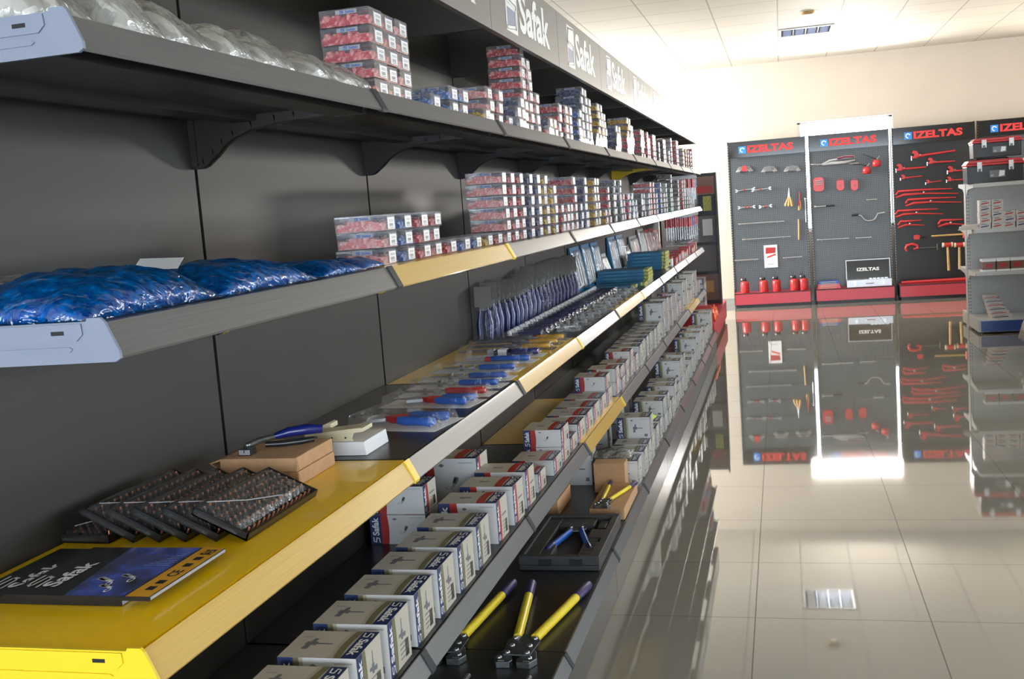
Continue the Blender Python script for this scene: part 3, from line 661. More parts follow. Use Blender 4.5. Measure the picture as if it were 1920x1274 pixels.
catalog(.045,.303,.148,.362,Z[3]+.0005,.0115,'black catalogue lying half under the other one on the yellow shelf')
catalog(.118,.356,.138,.350,Z[3]+.0125,.0060,'top black catalogue with blue photo and orange band, curling at its corner')

def tray(ang,label,first=False):
    """drilled black tray of copper-shanked bits in film, right long edge at the origin"""
    L,D,H=.108,.275,.014
    b=MB(); b.box(-L,0,0,D,0,.003,'black_plastic')
    for q in ((-L,-L+.003,0,D),(-.003,0,0,D),(-L,0,0,.003),(-L,0,D-.003,D)): b.box(q[0],q[1],q[2],q[3],0,H,'black_plastic')
    o=b.build('bit_tray')
    b=MB(); r=random.Random(5)
    for i in range(5):
        for j in range(15):
            x=-L+.020+i*.0165; y=.014+j*.0175
            b.tube((x,y,.003),(x-.006,y+.002,.013),.0034,'black_plastic',n=6); b.tube((x-.006,y+.002,.0125),(x-.009,y+.003,.0160),.0022,'copper',n=6)
    b.build('bit_rows',o,kind='stuff')
    if first:
        for j in range(14):
            b=MB(); y=.014+j*.0182; b.tube((-.008,y,.003),(-.009,y+.002,.0185),.0022,'copper',n=8); b.build('copper_bit',o)
    else:
        b=MB()
        for j in range(14): y=.014+j*.0182; b.tube((-.008,y,.003),(-.009,y+.002,.0185),.0022,'copper',n=6)
        b.build('bit_row',o)
    f=MB(); x0,x1=-L-.006,-.020; n=14; vs=[]; fs=[]
    for j in range(n+1):
        for i in range(n+1):
            u=i/n; v=j/n; e=min(u,1-u,v,1-v); z=.0162 if e>.06 else .006+.0102*(e/.06)
            vs.append((x0+(x1-x0)*u,-.006+(D+.012)*v,z+.0010*NZ.noise(V((u*7,v*7,ang*9)))))
    for j in range(n):
        for i in range(n): a=j*(n+1)+i; fs.append((a,a+1,a+n+2,a+n+1))
    f.add(vs,fs,'clear_film',True); f.build('film_wrap',o)
    f=MB(); f.path([(-.10,.03,.0185),(-.06,.10,.0190),(-.03,.18,.0185)],.0009,'print_light',6); f.build('tape_edge',o)
    tag(o,label,'tray','wrapped bit trays on the yellow shelf')
    return o
tl=['wrapped black bit tray against the back panel, at the far left of the fan','wrapped bit tray, second of the fan from the back panel','wrapped bit tray, third of the fan from the back panel','wrapped bit tray, fourth of the fan from the back panel','wrapped bit tray just under the open-edged one','black tray of copper bits with its open edge towards the aisle']
for i,(x,t) in enumerate([(.094,0),(.140,.46),(.187,.46),(.235,.45),(.291,.45),(.345,.44)]):
    o=tray(i,tl[i],i==5); o.location=(x,.422+.003*i,Z[3]+.0010); o.rotation_euler=(0,t,-.03+.006*i)

def mailer(x0,x1,y0,y1,z,h,label,flap=False):
    b=MB(); b.box(x0,x1,y0,y1,z,z+h,'cardboard')
    o=b.build('cardboard_box',bevel=.0015)
    b=MB(); b.box(x0-.0006,x1-.004,y0-.0008,y0,z+.002,z+h-.002,'cardboard'); b.prism([(y0-.0008,z+.002),(y0+.012,z+.002),(y0+.004,z+h-.001),(y0-.0008,z+h-.001)],0,x1,x1+.0008,'cardboard_edge'); b.build('tuck_flap',o)
    if flap:
        b=MB(); b.prism([(x0,z+h-.001),(x0-.028,z+h*.68),(x0-.026,z+h*.60),(x0,z+h-.004)],1,y0+.004,y0+.16,'cardboard'); b.prism([(x0-.028,z+h*.66),(x0-.001,z+.002),(x0,z+.004),(x0-.026,z+h*.68)],1,y0+.004,y0+.16,'cardboard'); b.build('lid_flap',o)
    return tag(o,label,'box','brown cardboard boxes on the yellow shelf')
mailer(.113,.276,.786,.966,Z[3]+.0005,.0285,'brown flat cardboard box on the yellow shelf, lower of two')
mailer(.108,.274,.786,.966,Z[3]+.0295,.0285,'brown flat cardboard box with sprung flap under the blue crimper',True)

# blue crimper lying on the cardboard
cz=Z[3]+.0585
o=empty('crimping_tool',(.150,.815,cz)); tag(o,'blue-handled ratchet crimping tool lying on the upper cardboard box','tool')
b=MB(); b.box(-.014,.014,-.004,.02,0,.014,'black_plastic'); b.box(-.012,.012,-.0055,-.004,.002,.012,'alu'); b.box(-.001,.001,-.006,-.0055,.006,.013,'black_slot'); b.build('jaw',o,bevel=.001)
b=MB(); b.path([(-.004,.010,.016),(.012,.035,.022),(.045,.06,.027)],[.007,.007,.006],'dark_steel'); b.lathe([(0,0),(.006,0),(.006,.006),(0,.006)],(.0,.012,.016),'steel',14); b.build('head',o)
b=MB(); b.path([(.040,.055,.027),(.065,.07,.032),(.10,.09,.033),(.125,.105,.030)],[.006,.0105,.0115,.009],'navy_handle',12); b.build('handle',o)
b=MB(); b.path([(.022,.045,.012),(.055,.06,.010),(.09,.075,.011),(.112,.088,.012)],[.006,.007,.007,.006],'black_plastic',12); b.build('lower_handle',o)

# white box with cream clip
b=MB(); b.prism([(.206,Z[3]+.0005),(.318,Z[3]+.0005),(.3135,Z[3]+.031),(.209,Z[3]+.031)],1,1.043,1.180,'paper_white')
o=b.build('white_box',bevel=.001); tag(o,'small white carton beside the cardboard boxes','box')
o=empty('angle_bracket',(.20,1.05,Z[3]+.0315)); tag(o,'cream plastic angle with two screw holes lying on the white carton','plastic part')
b=MB(); b.prism([(.0,.0),(.085,.0),(.083,.006),(.088,.019),(.0,.014)],1,0,.003,'cream_plastic'); b.prism([(-.03,.012),(.088,.018),(.112,.021),(.112,.030),(.10,.030),(-.03,.017)],1,-.002,.055,'cream_plastic'); b.build('flange',o,bevel=.001)
b=MB()
for x in (.035,.068): b.lathe([(0,0),(.0022,0),(.0022,.0005),(0,.0005)],(x,0,0),'black_slot',10)
h=b.build('screw_holes',o,rot=(H90,0,0),loc=(0,-.0002,.008))
b=MB(); b.prism([(-.06,.004),(.0,.030),(.008,.028),(.008,.018),(-.05,.0)],1,.06,.10,'cream_plastic'); b.build('raised_tab',o,bevel=.001)

# ------------------------------------------------------------------ blister packs with hand tools
def blister(L,D,h,hm,head,hl=.5,twin=False,backing='paper_white',headm='steel'):
    """card with clear shell; tool lies along x with its handle at +x; origin at card's near left corner"""
    b=MB(); b.box(0,L,0,D,0,.0008,backing); o=b.build('blister_pack')
    b=MB(); x0,x1=.006,L-.012; y0,y1=.007,D-.007
    T=[(x0+.006,y0+.005,h),(x1-.010,y0+.005,h*.96),(x1-.010,y1-.005,h*.96),(x0+.006,y1-.005,h)]; Bt=[(x0,y0,.001),(x1,y0,.001),(x1,y1,.001),(x0,y1,.001)]
    b.add(Bt+T,[(4,5,6,7),(0,1,5,4),(1,2,6,5),(2,3,7,6),(3,0,4,7)],'clear_thin'); b.build('shell',o)
    hx=L*(1-hl); n=2 if twin else 1
    for q in range(n):
        yc=D*(.33+.34*q) if twin else D*.5; r=min(h*.36,D*.2); z=.002+r; s=(.006 if q else -.006) if twin else 0
        b=MB(); b.path([(hx,yc,z),(hx+.02,yc+s*.5,z),(hx+(L-hx)*.5,yc+s,z),(L-.032,yc+s*1.5,z),(L-.022,yc+s*1.5,z)],[r*.75,r*.95,r*.85,r,r*.7],hm,12); b.build('handle',o)
    b=MB(); z=.002+h*.32
    if head=='cutter':
        b.path([(hx,D*.35,z),(hx-.03,D*.42,z),(hx-.05,D*.5,z)],[h*.22,h*.25,h*.2],'red_handle',10); b.path([(hx,D*.65,z),(hx-.03,D*.58,z),(hx-.05,D*.5,z)],[h*.22,h*.25,h*.2],'red_handle',10)
        b.prism([(hx-.045,D*.4),(hx-.085,D*.25),(hx-.10,D*.45),(hx-.10,D*.6),(hx-.08,D*.75),(hx-.045,D*.6)],2,z-.004,z+.004,'steel')
    elif head=='driver':
        b.tube((hx,D*.5,z),(.03,D*.5,z),.0035,'steel'); b.tube((hx-.016,D*.5,z),(hx-.034,D*.5,z),h*.30,'alu'); b.tube((hx-.055,D*.5,z),(hx-.066,D*.5,z),h*.36,'steel')
    elif head=='knife':
        b.tube((hx,D*.5,z),(hx-.02,D*.5,z),h*.3,'red_handle'); b.prism([(hx-.02,D*.38),(.03,D*.46),(.03,D*.54),(hx-.02,D*.62)],2,z-.002,z+.003,'print_light')
    elif head=='stripper':
        b.tube((hx,D*.5,z),(hx-.015,D*.5,z),h*.34,'print_black'); b.box(hx-.045,hx-.015,D*.3,D*.7,.002,h*.75,'print_white'); b.box(hx-.06,hx-.045,D*.3,D*.7,.002,h*.7,'print_black'); b.box(hx-.085,hx-.06,D*.32,D*.68,.002,h*.72,'alu')
    elif head=='crimp':
        b.prism([(hx,D*.3),(hx-.04,D*.2),(hx-.07,D*.35),(hx-.07,D*.65),(hx-.04,D*.8),(hx,D*.7)],2,.003,h*.6,'dark_steel'); b.lathe([(0,0),(.006,0),(.006,.002),(0,.002)],(hx-.03,D*.5,h*.6),'steel',12)
        b.tube((hx,D*.5,z),(hx-.02,D*.5,z),h*.3,'red_handle')
    b.build('tool_head',o)
    return o
GP='blister packed tools on the third shelf'
def put(o,x,y,rot,label,z=None,group=GP,cat='blister pack',tilt=0):
    o.location=(x,y,(Z[3] if z is None else z)+.0006); o.rotation_euler=(tilt,0,rot); tag(o,label,cat,group); return o
put(blister(.255,.165,.036,'blue_handle','cutter',.50,True),.148,1.315,-.16,'blister pack of red and blue cable cutters nearest the white carton')
put(blister(.275,.125,.032,'blue_handle','cutter',.42,True),.128,1.600,-.13,'second blister pack with blue grip cutter, corner lifted behind the first')
put(blister(.29,.085,.028,'red_handle','driver',.50),.122,1.745,-.05,'blister pack with a red-handled cable knife')
for i,(y,x) in enumerate([(1.875,.112),(2.005,.105),(2.175,.090)]):
    put(blister(.30,.090,.028,'blue_handle','driver',.48),x,y,-.035,'blister pack with blue-handled cable knife, %s behind the red one'%nth(i+1))
put(blister(.285,.085,.030,'blue_handle','knife',.56),.112,2.355,-.03,'blister pack with white-bladed blue knife')
put(blister(.29,.090,.036,'navy_handle','stripper',.42),.108,2.490,-.02,'blister pack with dark blue stripping tool with white collar')
for i,(y) in enumerate((2.660,2.790,2.915)):
    put(blister(.375,.080,.028,'amber_handle','crimp',.34,backing='clear_film'),.030,y,-.02,'clear pack with yellow-gripped pliers, %s towards the wall display'%nth(i+1))
# row of flat packs with domed ends
flat=None
for i in range(22):
    y=3.06+.098*i; col='navy_handle' if i<14 else 'purple_grip'
    if i in (0,14):
        flat=blister(.165,.085,.024,col,'driver',.72,backing='print_black')
        b=MB()
        for yc in (.024,.061): b.lathe([(.0,.030),(.006,.028),(.010,.022),(.011,.008)],(.012,yc,0),'print_white',12)
        b.build('dome',flat)
        o=flat
    else: o=copy_tree(flat)
    put(o,.118,y,-.03+rnd.uniform(-.01,.01),'flat clear pack with %s grips, %s in the slanting row'%('blue' if i<14 else 'purple',nth(i+1)),group='flat packs with domed ends on the third shelf')
fp=None
for i in range(11):
    y=3.18+.178*i
    if fp is None: o=fp=blister(.115,.150,.034,'print_light','driver',.4,backing='clear_film')
    else: o=copy_tree(fp)
    put(o,.302,y,.10+rnd.uniform(-.05,.05),'clear empty-looking shell pack by the price rail, %s towards the far wall'%nth(i+1),group='clear shell packs by the rail')
# standing pouches of blue-gripped tools
mat('pouch_card',(0.20,0.185,0.17),0.35)
def pouch(hm,ht=.245,w=.098,red=False):
    b=MB(); vs=[];n=10
    b.add([(0,0,0),(w,0,0),(w,.004,ht),(0,.004,ht),(w*.5,-.004,ht*.3)],[(0,1,4),(1,2,4),(2,3,4),(3,0,4)],'clear_thin'); o=b.build('tool_pouch')
    b=MB()
    b.path([(w*.30,.014,.008),(w*.26,.015,ht*.3),(w*.34,.014,ht*.56)],[.012,.013,.009],hm,10); b.path([(w*.72,.014,.008),(w*.76,.015,ht*.3),(w*.66,.014,ht*.56)],[.012,.013,.009],hm,10); b.build('grip',o)
    b=MB(); b.prism([(w*.30,ht*.55),(w*.70,ht*.55),(w*.66,ht*.68),(w*.55,ht*.82),(w*.45,ht*.82),(w*.34,ht*.68)],1,.010,.018,'dark_steel'); b.build('jaw',o)
    b=MB(); b.box(w*.14,w*.86,-.0012,-.0006,ht*.62,ht*.985,'pouch_card');
    b.build('header_card',o)
    return o
pp=[pouch('navy_handle'),pouch('purple_grip',red=True)]
for i in range(22):
    y=2.985+.088*i; q=0 if i<11 else 1
    o=pp[q] if i in (0,11) else copy_tree(pp[q])
    put(o,.004+rnd.uniform(-.003,.006),y,rnd.uniform(-.12,.02),'upright pouch of %s-gripped pliers, %s in the row against the back panel'%('blue' if q==0 else 'purple',nth(i+1)),group='upright tool pouches against the back panel',cat='tool pouch',tilt=rnd.uniform(-.04,-.10)); o.scale=(1,1,rnd.uniform(.90,1.03))
# tall teal-backed packs leaning on the panel
def teal(dy,ht,m='teal_card',inner='c_silver'):
    b=MB(); b.add([(.0,0,0),(.045,0,0),(.008,0,ht),(-.0,0,ht),(.0,dy,0),(.045,dy,0),(.008,dy,ht),(-.0,dy,ht)],[(0,1,2,3),(7,6,5,4),(0,3,7,4),(1,5,6,2),(3,2,6,7),(0,4,5,1)],m); o=b.build('display_pack')
    b=MB(); b.add([(.047,.02,.02),(.0125,.02,ht-.02),(.0125,dy-.01,ht-.02),(.047,dy-.01,.02),(.058,.03,.03),(.024,.03,ht-.035),(.024,dy-.02,ht-.035),(.058,dy-.02,.03)],[(4,7,6,5),(0,4,5,1),(3,2,6,7),(0,3,7,4),(1,5,6,2)],'bag_film'); b.build('shell',o)
    b=MB()
    for j in range(3): yy=dy*(.28+.24*j); b.path([(.050,yy,.035),(.034,yy+.01,ht*.5),(.020,yy,ht-.05)],[.008,.006,.004],'steel' if inner=='c_silver' else inner,8)
    b.build('tool',o); return o
tp=[(5.06,.30,.27,'teal_card','c_silver'),(5.44,.27,.27,'teal_card','c_silver'),(5.78,.27,.265,'teal_card','c_silver'),(6.12,.24,.17,'print_light','c_silver'),(6.50,.32,.27,'teal_card','c_silver'),(6.90,.32,.27,'teal_card','c_silver'),(7.32,.22,.17,'print_black','c_silver'),(7.60,.45,.23,'print_grey','red_handle'),(8.15,.40,.27,'print_grey','c_silver'),(8.62,.30,.25,'print_red','red_handle'),(8.96,.30,.25,'print_red','red_handle'),(9.3,.30,.22,'print_red','red_handle')]
for i,(y,dy,h,m,inn) in enumerate(tp):
    put(teal(dy,h,m,inn),.006,y,0,'tall %s pack leaning on the back panel, %s after the pouches'%({'teal_card':'teal-backed','print_light':'pale','print_black':'black','print_grey':'grey','print_red':'red'}[m],nth(i+1)),group='tall packs leaning on the back panel',cat='pack')
# flat teal cases with lime ends
def tealcase(L,D,H):
    b=MB(); b.box(0,L-.026,0,D,0,H,'teal_card'); b.box(L-.026,L,.004,D-.004,.001,H-.001,'lime_end'); b.box(.04,L*.6,-.0006,0,H*.35,H*.62,'teal_light'); return b.build('flat_case',bevel=.001)
for i,(x,y,z,L,D,H) in enumerate([(.055,5.25,0,.31,.10,.020),(.12,5.37,0,.285,.14,.022),(.06,5.64,0,.33,.30,.022),(.06,5.64,.023,.335,.28,.020),(.07,5.65,.044,.325,.26,.020),(.07,5.66,.065,.32,.26,.018),(.09,6.86,0,.285,.30,.026),(.09,6.86,.027,.29,.30,.024),(.095,6.86,.052,.285,.29,.024),(.10,6.86,.077,.28,.29,.024),(.10,6.87,.102,.28,.28,.024)]):
    g_='in the near pair' if i<2 else ('in the middle pile of four' if i<6 else 'in the far pile of five'); k=i if i<2 else (i-2 if i<6 else i-6)
    put(tealcase(L,D,H),x,y,0,'flat teal case with lime end, %s %s'%(('first','second')[k] if i<2 else UP[k],g_),z=Z[3]+z,group='flat teal cases on the third shelf',cat='case')
b=MB(); b.box(0,.075,0,.10,0,.072,'paper_white'); b.box(-.0005,.0755,-.0005,.1005,.055,.0725,'print_red'); b.box(.03,.065,-.0006,0,.01,.03,'print_red'); put(b.build('carton'),.320,7.17,0,'white carton with red lid stripe beside the far teal pile',group=None,cat='box')
for i in range(9):
    b=MB(); h=.05+.012*(i%3); b.box(0,.09,0,.20,0,h,'print_red'); b.box(.012,.07,-.0006,0,.01,h-.012,'print_light'); b.box(.0902,.0908,.02,.17,.01,h-.012,'print_light')
    put(b.build('carton'),.315,7.38+.26*i,rnd.uniform(-.05,.05),'small red carton by the rail, %s after the red-lidded white one'%nth(i+1),group='small red cartons by the rail',cat='box')
for i in range(5):
    b=MB(); b.box(0,.20,0,.24,0,.045,'print_grey'); b.box(.01,.19,.01,.23,.0452,.0460,'print_light'); put(b.build('flat_box'),.09,8.15+.34*i,0,'grey flat box behind the red cartons, %s towards the end'%nth(i+1),group='grey flat boxes behind the red cartons',cat='box')
# red-handled sets hung at the far end under the upper shelves
def hangset(n,hm):
    b=MB(); b.box(0,.25,-.001,.001,0,.30,'clear_thin'); b.box(0,.25,-.0016,-.001,.27,.30,'print_white'); o=b.build('screwdriver_set')
    for i in range(n):
        x=.02+i*.21/(n-1)
        b=MB(); b.tube((x,-.014,.18),(x,-.014,.262),.013,hm,n=10); b.tube((x,-.014,.06),(x,-.014,.18),.004,'steel',n=6); b.build('screwdriver',o)
    return o
for i,(lv,y) in enumerate([(5,9.56),(5,9.74),(5,9.92),(4,8.95),(4,9.18),(4,9.41),(4,9.64),(4,9.87)]):
    k=i if lv==5 else i-3
    o=hangset(6,'red_handle' if (i%3)!=2 else 'blue_handle'); o.location=(.165,y,Z[lv]-.046-.302); tag(o,'clear set of %s-handled screwdrivers hanging under the %s shelf, %s towards the end'%('red' if (i%3)!=2 else 'blue','top' if lv==5 else 'fourth',nth(k+1)),'screwdriver set','hanging screwdriver sets at the far end')
# ------------------------------------------------------------------ tools and boxes on the lowest shelf
def crimper(s,hm='yellow_handle',gm='purple_grip',headm='dark_steel'):
    """hex crimper: head at the origin pointing to -y, two arms opening towards +y"""
    o=empty('cable_crimper')
    b=MB(); H=.020*s
    b.prism([(-.072*s,-.03*s),(-.055*s,-.066*s),(-.012*s,-.062*s),(-.006*s,-.045*s),(-.03*s,.03*s),(-.055*s,.035*s)],2,0,H,headm)
    b.prism([(.072*s,-.03*s),(.055*s,-.066*s),(.012*s,-.062*s),(.006*s,-.045*s),(.03*s,.03*s),(.055*s,.035*s)],2,0,H,headm)
    b.prism([(-.045*s,-.015*s),(.045*s,-.015*s),(.056*s,.10*s),(.03*s,.150*s),(-.03*s,.150*s),(-.056*s,.10*s)],2,H,H+.005*s,headm)
    for x,y in ((-.033,.0),(.033,.0),(-.034,.115),(.034,.115),(-.030,.055),(.030,.055),(-.05,-.04),(.05,-.04)): b.lathe([(0,0),(.0095*s,0),(.0085*s,.005*s),(.004*s,.007*s),(0,.007*s)],(x*s,y*s,H+.004*s),'steel',14)
    for x in (-.042,.042):
        for k in range(3): b.lathe([(0,0),(.0035*s,0),(.003*s,.002*s),(0,.002*s)],((x+.008*(k-1))*s,-.055*s,H),'steel',8)
    b.build('head',o,bevel=.0015*s)
    for sx,x1,y1 in ((-1,-.100,.655),(1,.125,.640)):
        b=MB(); p0=V((sx*.030*s,.130*s,.0185*s)); p1=V((x1*s,y1*s,.0215*s)); d=(p1-p0)
        b.tube(p0,p0+d*.74,.0165*s,hm,n=14); b.tube(p0+d*-.02,p0+d*.02,.012*s,'steel',n=12); a=b.build('arm',o)
        b=MB(); b.path([p0+d*.73,p0+d*.75,p0+d*.97,p0+d],[.017*s,.0182*s,.018*s,.013*s],gm,14); b.build('grip',a)
    return o
o=crimper(.95); o.location=(.380,1.93,Z[1]+.001); o.rotation_euler=(0,0,.0); tag(o,'yellow-armed hex crimper with both arms open on the lowest shelf','crimper','yellow-armed crimpers')
o=crimper(.95); o.location=(.150,1.935,Z[1]+.001); o.rotation_euler=(0,0,.085); tag(o,'yellow-armed crimper half hidden behind the grey price rail','crimper','yellow-armed crimpers')
o=crimper(.56); o.location=(.408,3.420,Z[1]+.056); o.rotation_euler=(0,0,-.10); tag(o,'small yellow-armed crimper lying on the brown flat carton','crimper','yellow-armed crimpers')
for i,x in enumerate((.262,.450)):
    o=empty('screw_stud',(x,1.765,Z[1]+.001)); tag(o,('thin grey ribbed stud lying left at the near edge of the lowest shelf','thin grey ribbed stud lying right at the near edge of the lowest shelf')[i],'stud','ribbed studs at the frame edge')
    b=MB(); b.tube((0,-.09,.008),(0,.03,.008),.0045,'dark_steel'); 
    for k in range(7): b.tube((0,-.03+k*.009,.008),(0,-.026+k*.009,.008),.0075,'steel')
    b.build('shank',o)
# black moulded case with a crimping set
o=empty('tool_case',(.190,2.735,Z[1]+.0012)); tag(o,'open black moulded case with a blue-gripped crimping tool on the lowest shelf','case')
b=MB(); W_,D_,H_=.315,.56,.058
b.box(0,W_,0,D_,0,.020,'case_plastic')
for q in ((0,W_,0,.022),(0,W_,D_-.03,D_),(0,.02,.022,D_-.03),(W_-.03,W_,.022,D_-.03)): b.box(q[0],q[1],q[2],q[3],.02,H_,'case_plastic')
b.box(.02,.075,.022,D_-.03,.02,H_-.008,'case_plastic'); b.box(.225,W_-.03,.022,.20,.02,H_-.006,'case_plastic'); b.box(.225,W_-.03,.25,.36,.02,H_-.006,'case_plastic'); b.box(.075,.225,.42,D_-.03,.02,H_-.008,'case_plastic')
b.box(.075,.12,.022,.16,.02,H_-.008,'case_plastic'); b.box(.24,W_-.04,.40,.50,.02,.045,'case_plastic')
b.build('tray',o,bevel=.003)
b=MB(); b.box(-.004,W_+.003,-.004,D_+.004,.050,.054,'black_plastic'); 
b=MB(); b.box(-.003,0,.03,D_-.03,.046,.056,'black_plastic'); b.box(.08,.13,-.006,0,.02,.045,'black_plastic'); b.box(.20,.25,-.006,0,.02,.045,'black_plastic'); b.build('latch',o)
c=crimper(.85,'blue_handle','navy_handle','dark_steel')
for ch in list(c.children):
    ch.parent=o; ch.matrix_parent_inverse=Matrix()
    ch.location=(.150,.43,.024); ch.rotation_euler=(0,0,math.pi+.10); ch.scale=(.9,.58,1)
    if ch.name.startswith('head'): ch.name='crimp_head'
bpy.data.objects.remove(c)
b=MB()
for k in range(4): b.box(.235+.0*k,.275,.03+.055*k,.065+.055*k,.052,.0535,'black_slot')
b.build('die_slots',o)
# brown cartons
b=MB(); b.box(.352,.508,3.39,3.83,Z[1]+.0008,Z[1]+.052,'cardboard'); o=b.build('cardboard_box',bevel=.003); tag(o,'brown long flat carton with ink scribble, carrying the small crimper','box','brown cartons on the lowest shelf')
b=MB()
for k in range(5): b.tube((.405+.012*k,3.56+.02*(k%3),Z[1]+.0522),(.415+.012*k,3.62-.015*(k%2),Z[1]+.0522),.0008,'print_grey',n=4)
b.build('ink_scribble',o)
b=MB(); b.box(.300,.452,3.835,3.93,Z[1]+.0008,Z[1]+.145,'cardboard'); tag(b.build('cardboard_box',bevel=.003),'upright brown carton behind the small crimper','box','brown cartons on the lowest shelf')
b=MB(); b.box(.03,.200,3.45,3.75,Z[1]+.0008,Z[1]+.07,'cardboard'); tag(b.build('cardboard_box',bevel=.003),'brown carton in the shade behind the black case by the price rail','box','brown cartons on the lowest shelf')
bag('plastic_bag',.36,4.10,Z[1]+.126,.20,.18,.022,12.1,'bag_film','c_white','torn clear bag on the first tool carton behind the brown ones','bag','clear bags on the lowest cartons',amp=.4)
bag('plastic_bag',.40,4.72,Z[1]+.120,.14,.16,.03,13.1,'bag_film','c_white','clear crumpled bag beside the two-high tool cartons','bag','clear bags on the lowest cartons',amp=.4)
b=MB(); b.add([(0,0,0),(.10,.02,0),(.11,.12,0),(.01,.11,0),(.055,.06,.035)],[(0,1,4),(1,2,4),(2,3,4),(3,0,4),(3,2,1,0)],'lime_bag'); mat('lime_bag',(0.55,0.75,0.02),0.35)
o=b.build('plastic_scrap',loc=(.36,4.95,Z[1]+.121)); tag(o,'bright lime scrap of film on the lowest cartons','scrap')

# leaning clear bag on the second shelf carton
bag('plastic_bag',.27,2.04,Z[2]+.001,.05,.07,.10,14.2,'bag_film','c_silver','small clear bag standing against the large red-banded carton','bag',None)

# ------------------------------------------------------------------ red based rack at the end of the gondola
o=empty('end_rack',(0,10.1,0)); tag(o,'black end rack with red base and printed panel past the end of the gondola','display rack')
b=MB(); b.box(.0,.50,.02,2.55,.05,.26,'board_red'); b.box(.02,.48,.04,2.52,.0,.05,'kick_black'); b.build('base',o)
b=MB(); b.box(.0,.485,-.06,-.02,.22,.46,'tool_red'); b.build('red_side',o)
b=MB(); b.box(.0,.47,2.20,2.24,.26,1.86,'kick_black'); b.box(.455,.475,2.06,2.24,.26,1.86,'kick_black'); b.build('side_panel',o)
b=MB(); b.box(0,.02,-.06,2.20,.26,1.86,'black_panel'); b.build('back_panel',o)
b=MB(); X,Zv=V((1,0,0)),V((0,0,1))
E2=(.02,2.1994,0)
for x0,x1,z0,z1,m in [(0,.43,1.60,1.82,'p_brown'),(.10,.40,1.62,1.70,'print_red'),(.02,.18,1.44,1.56,'print_white'),(.28,.38,1.40,1.58,'lime_end'),(0,.43,1.02,1.34,'print_grey'),(.26,.38,1.10,1.30,'print_white'),(0,.43,.66,.98,'print_grey'),(.05,.16,.84,.96,'teal_light'),(0,.43,.30,.62,'p_brown'),(.20,.36,.40,.54,'wood')]:
    b.decal([(x0,z0),(x1,z0),(x1,z1),(x0,z1)],(E2[0],E2[1]-(.0004 if m in('p_brown','print_grey') and x0==0 else .0010),0),X,Zv,m)
mat('p_brown',(0.20,0.10,0.07),0.3)
b.build('printed_panel',o)
for i in range(7):
    b=MB(); b.box(.0,.36,.0,.30,.0,.062,'print_light' if i%3 else 'print_grey'); b.box(.012,.14,-.0008,0,.006,.056,'p_brown'); b.box(.17,.34,-.0008,0,.010,.052,'alu')
    q=b.build('flat_box',loc=(.026,10.55+.01*(i%2),.2605+.0635*i)); tag(q,'grey and brown flat box on the red base past the gondola, %s'%UP[i],'box','stack of flat boxes on the red base')
for i,(x,y) in enumerate([(.447,10.45),(.447,10.80)]):
    q=bag_mesh(.12,.22,.10,20+i,'orange_bag',.4).build('orange_bag',loc=(x,y,.2605)); tag(q,('near','far')[i]+' orange-red plastic bag on the rim of the red base','bag','orange bags on the red base')

# ------------------------------------------------------------------ tool display boards on the far wall
def board(x0,x1,label,face,logo_x=None):
    o=empty('tool_display_board',((x0+x1)/2,14.3,0)); tag(o,label,'display board','tool display boards on the far wall')
    ox=(x0+x1)/2; a,c=x0-ox,x1-ox
    b=MB(); b.box(a,c,.035,.055,.20,2.10,face); b.build('panel',o)
    b=MB()
    for x in (a-.012,c-.006): b.box(x,x+.018,.025,.07,.0,2.30,'black_metal')
    for x in (a-.012,c-.006):
        for k in range(56): b.box(x+.005,x+.010,.0245,.0252,.25+k*.036,.265+k*.036,'white_metal')
    b.build('upright',o)
    b=MB(); b.box(a,c,-.03,-.015,2.075,2.292,'board_black'); b.box(a,c,-.015,.05,2.28,2.292,'board_black'); b.build('header',o)
    b=MB(); U=V((1,0,0)); N=V((0,0,1)); w=c-a; y=-.0306
    b.decal([(a+w*.14,2.13),(a+w*.235,2.13),(a+w*.235,2.225),(a+w*.14,2.225)],(0,y,0),U,N,'badge_blue')
    n=14; cx,cz_,r=a+w*.1875,2.1775,.034
    for i in range(9):
        t0,t1=math.pi*(.1+i*.16),math.pi*(.1+(i+1)*.16)
        b.poly([(cx+r*.6*math.cos(t0),y-.0005,cz_+r*.6*math.sin(t0)),(cx+r*math.cos(t0),y-.0005,cz_+r*math.sin(t0)),(cx+r*math.cos(t1),y-.0005,cz_+r*math.sin(t1)),(cx+r*.6*math.cos(t1),y-.0005,cz_+r*.6*math.sin(t1))],'print_white')
    b.text('IZELTAS',(a+w*.255,y,2.13),U,N,w*.60,.10,'letter_red',.045); b.build('lettering',o)
    b=MB(); b.box(a+.005,c-.005,-.295,.035,.045,.200,'board_red'); b.box(a+.005,c-.005,-.297,-.290,.192,.203,'grey_rail_cap'); b.box(a,a+.006,-.297,.035,.045,.203,'grey_rail_cap'); b.box(c-.006,c,-.297,.035,.045,.203,'grey_rail_cap'); b.build('base',o)
    b=MB(); b.box(a+.02,c-.02,-.27,.03,0,.045,'kick_black'); b.build('kick',o)
    return o
mat('badge_blue',(0.02,0.22,0.70),0.3)
board(.545,1.570,'grey pegboard display with spanners, oil cans and a taped poster','peg_grey')
board(1.635,2.655,'grey pegboard display with bolt cutter, crank and silver case','peg_grey')
board(2.715,3.735,'plain black display board of red pipe wrenches','kick_black')
board(3.785,4.800,'display board half hidden behind the red-lidded toolboxes','peg_grey')
for i,(x) in enumerate((1.6025,2.685,3.760)):
    pass
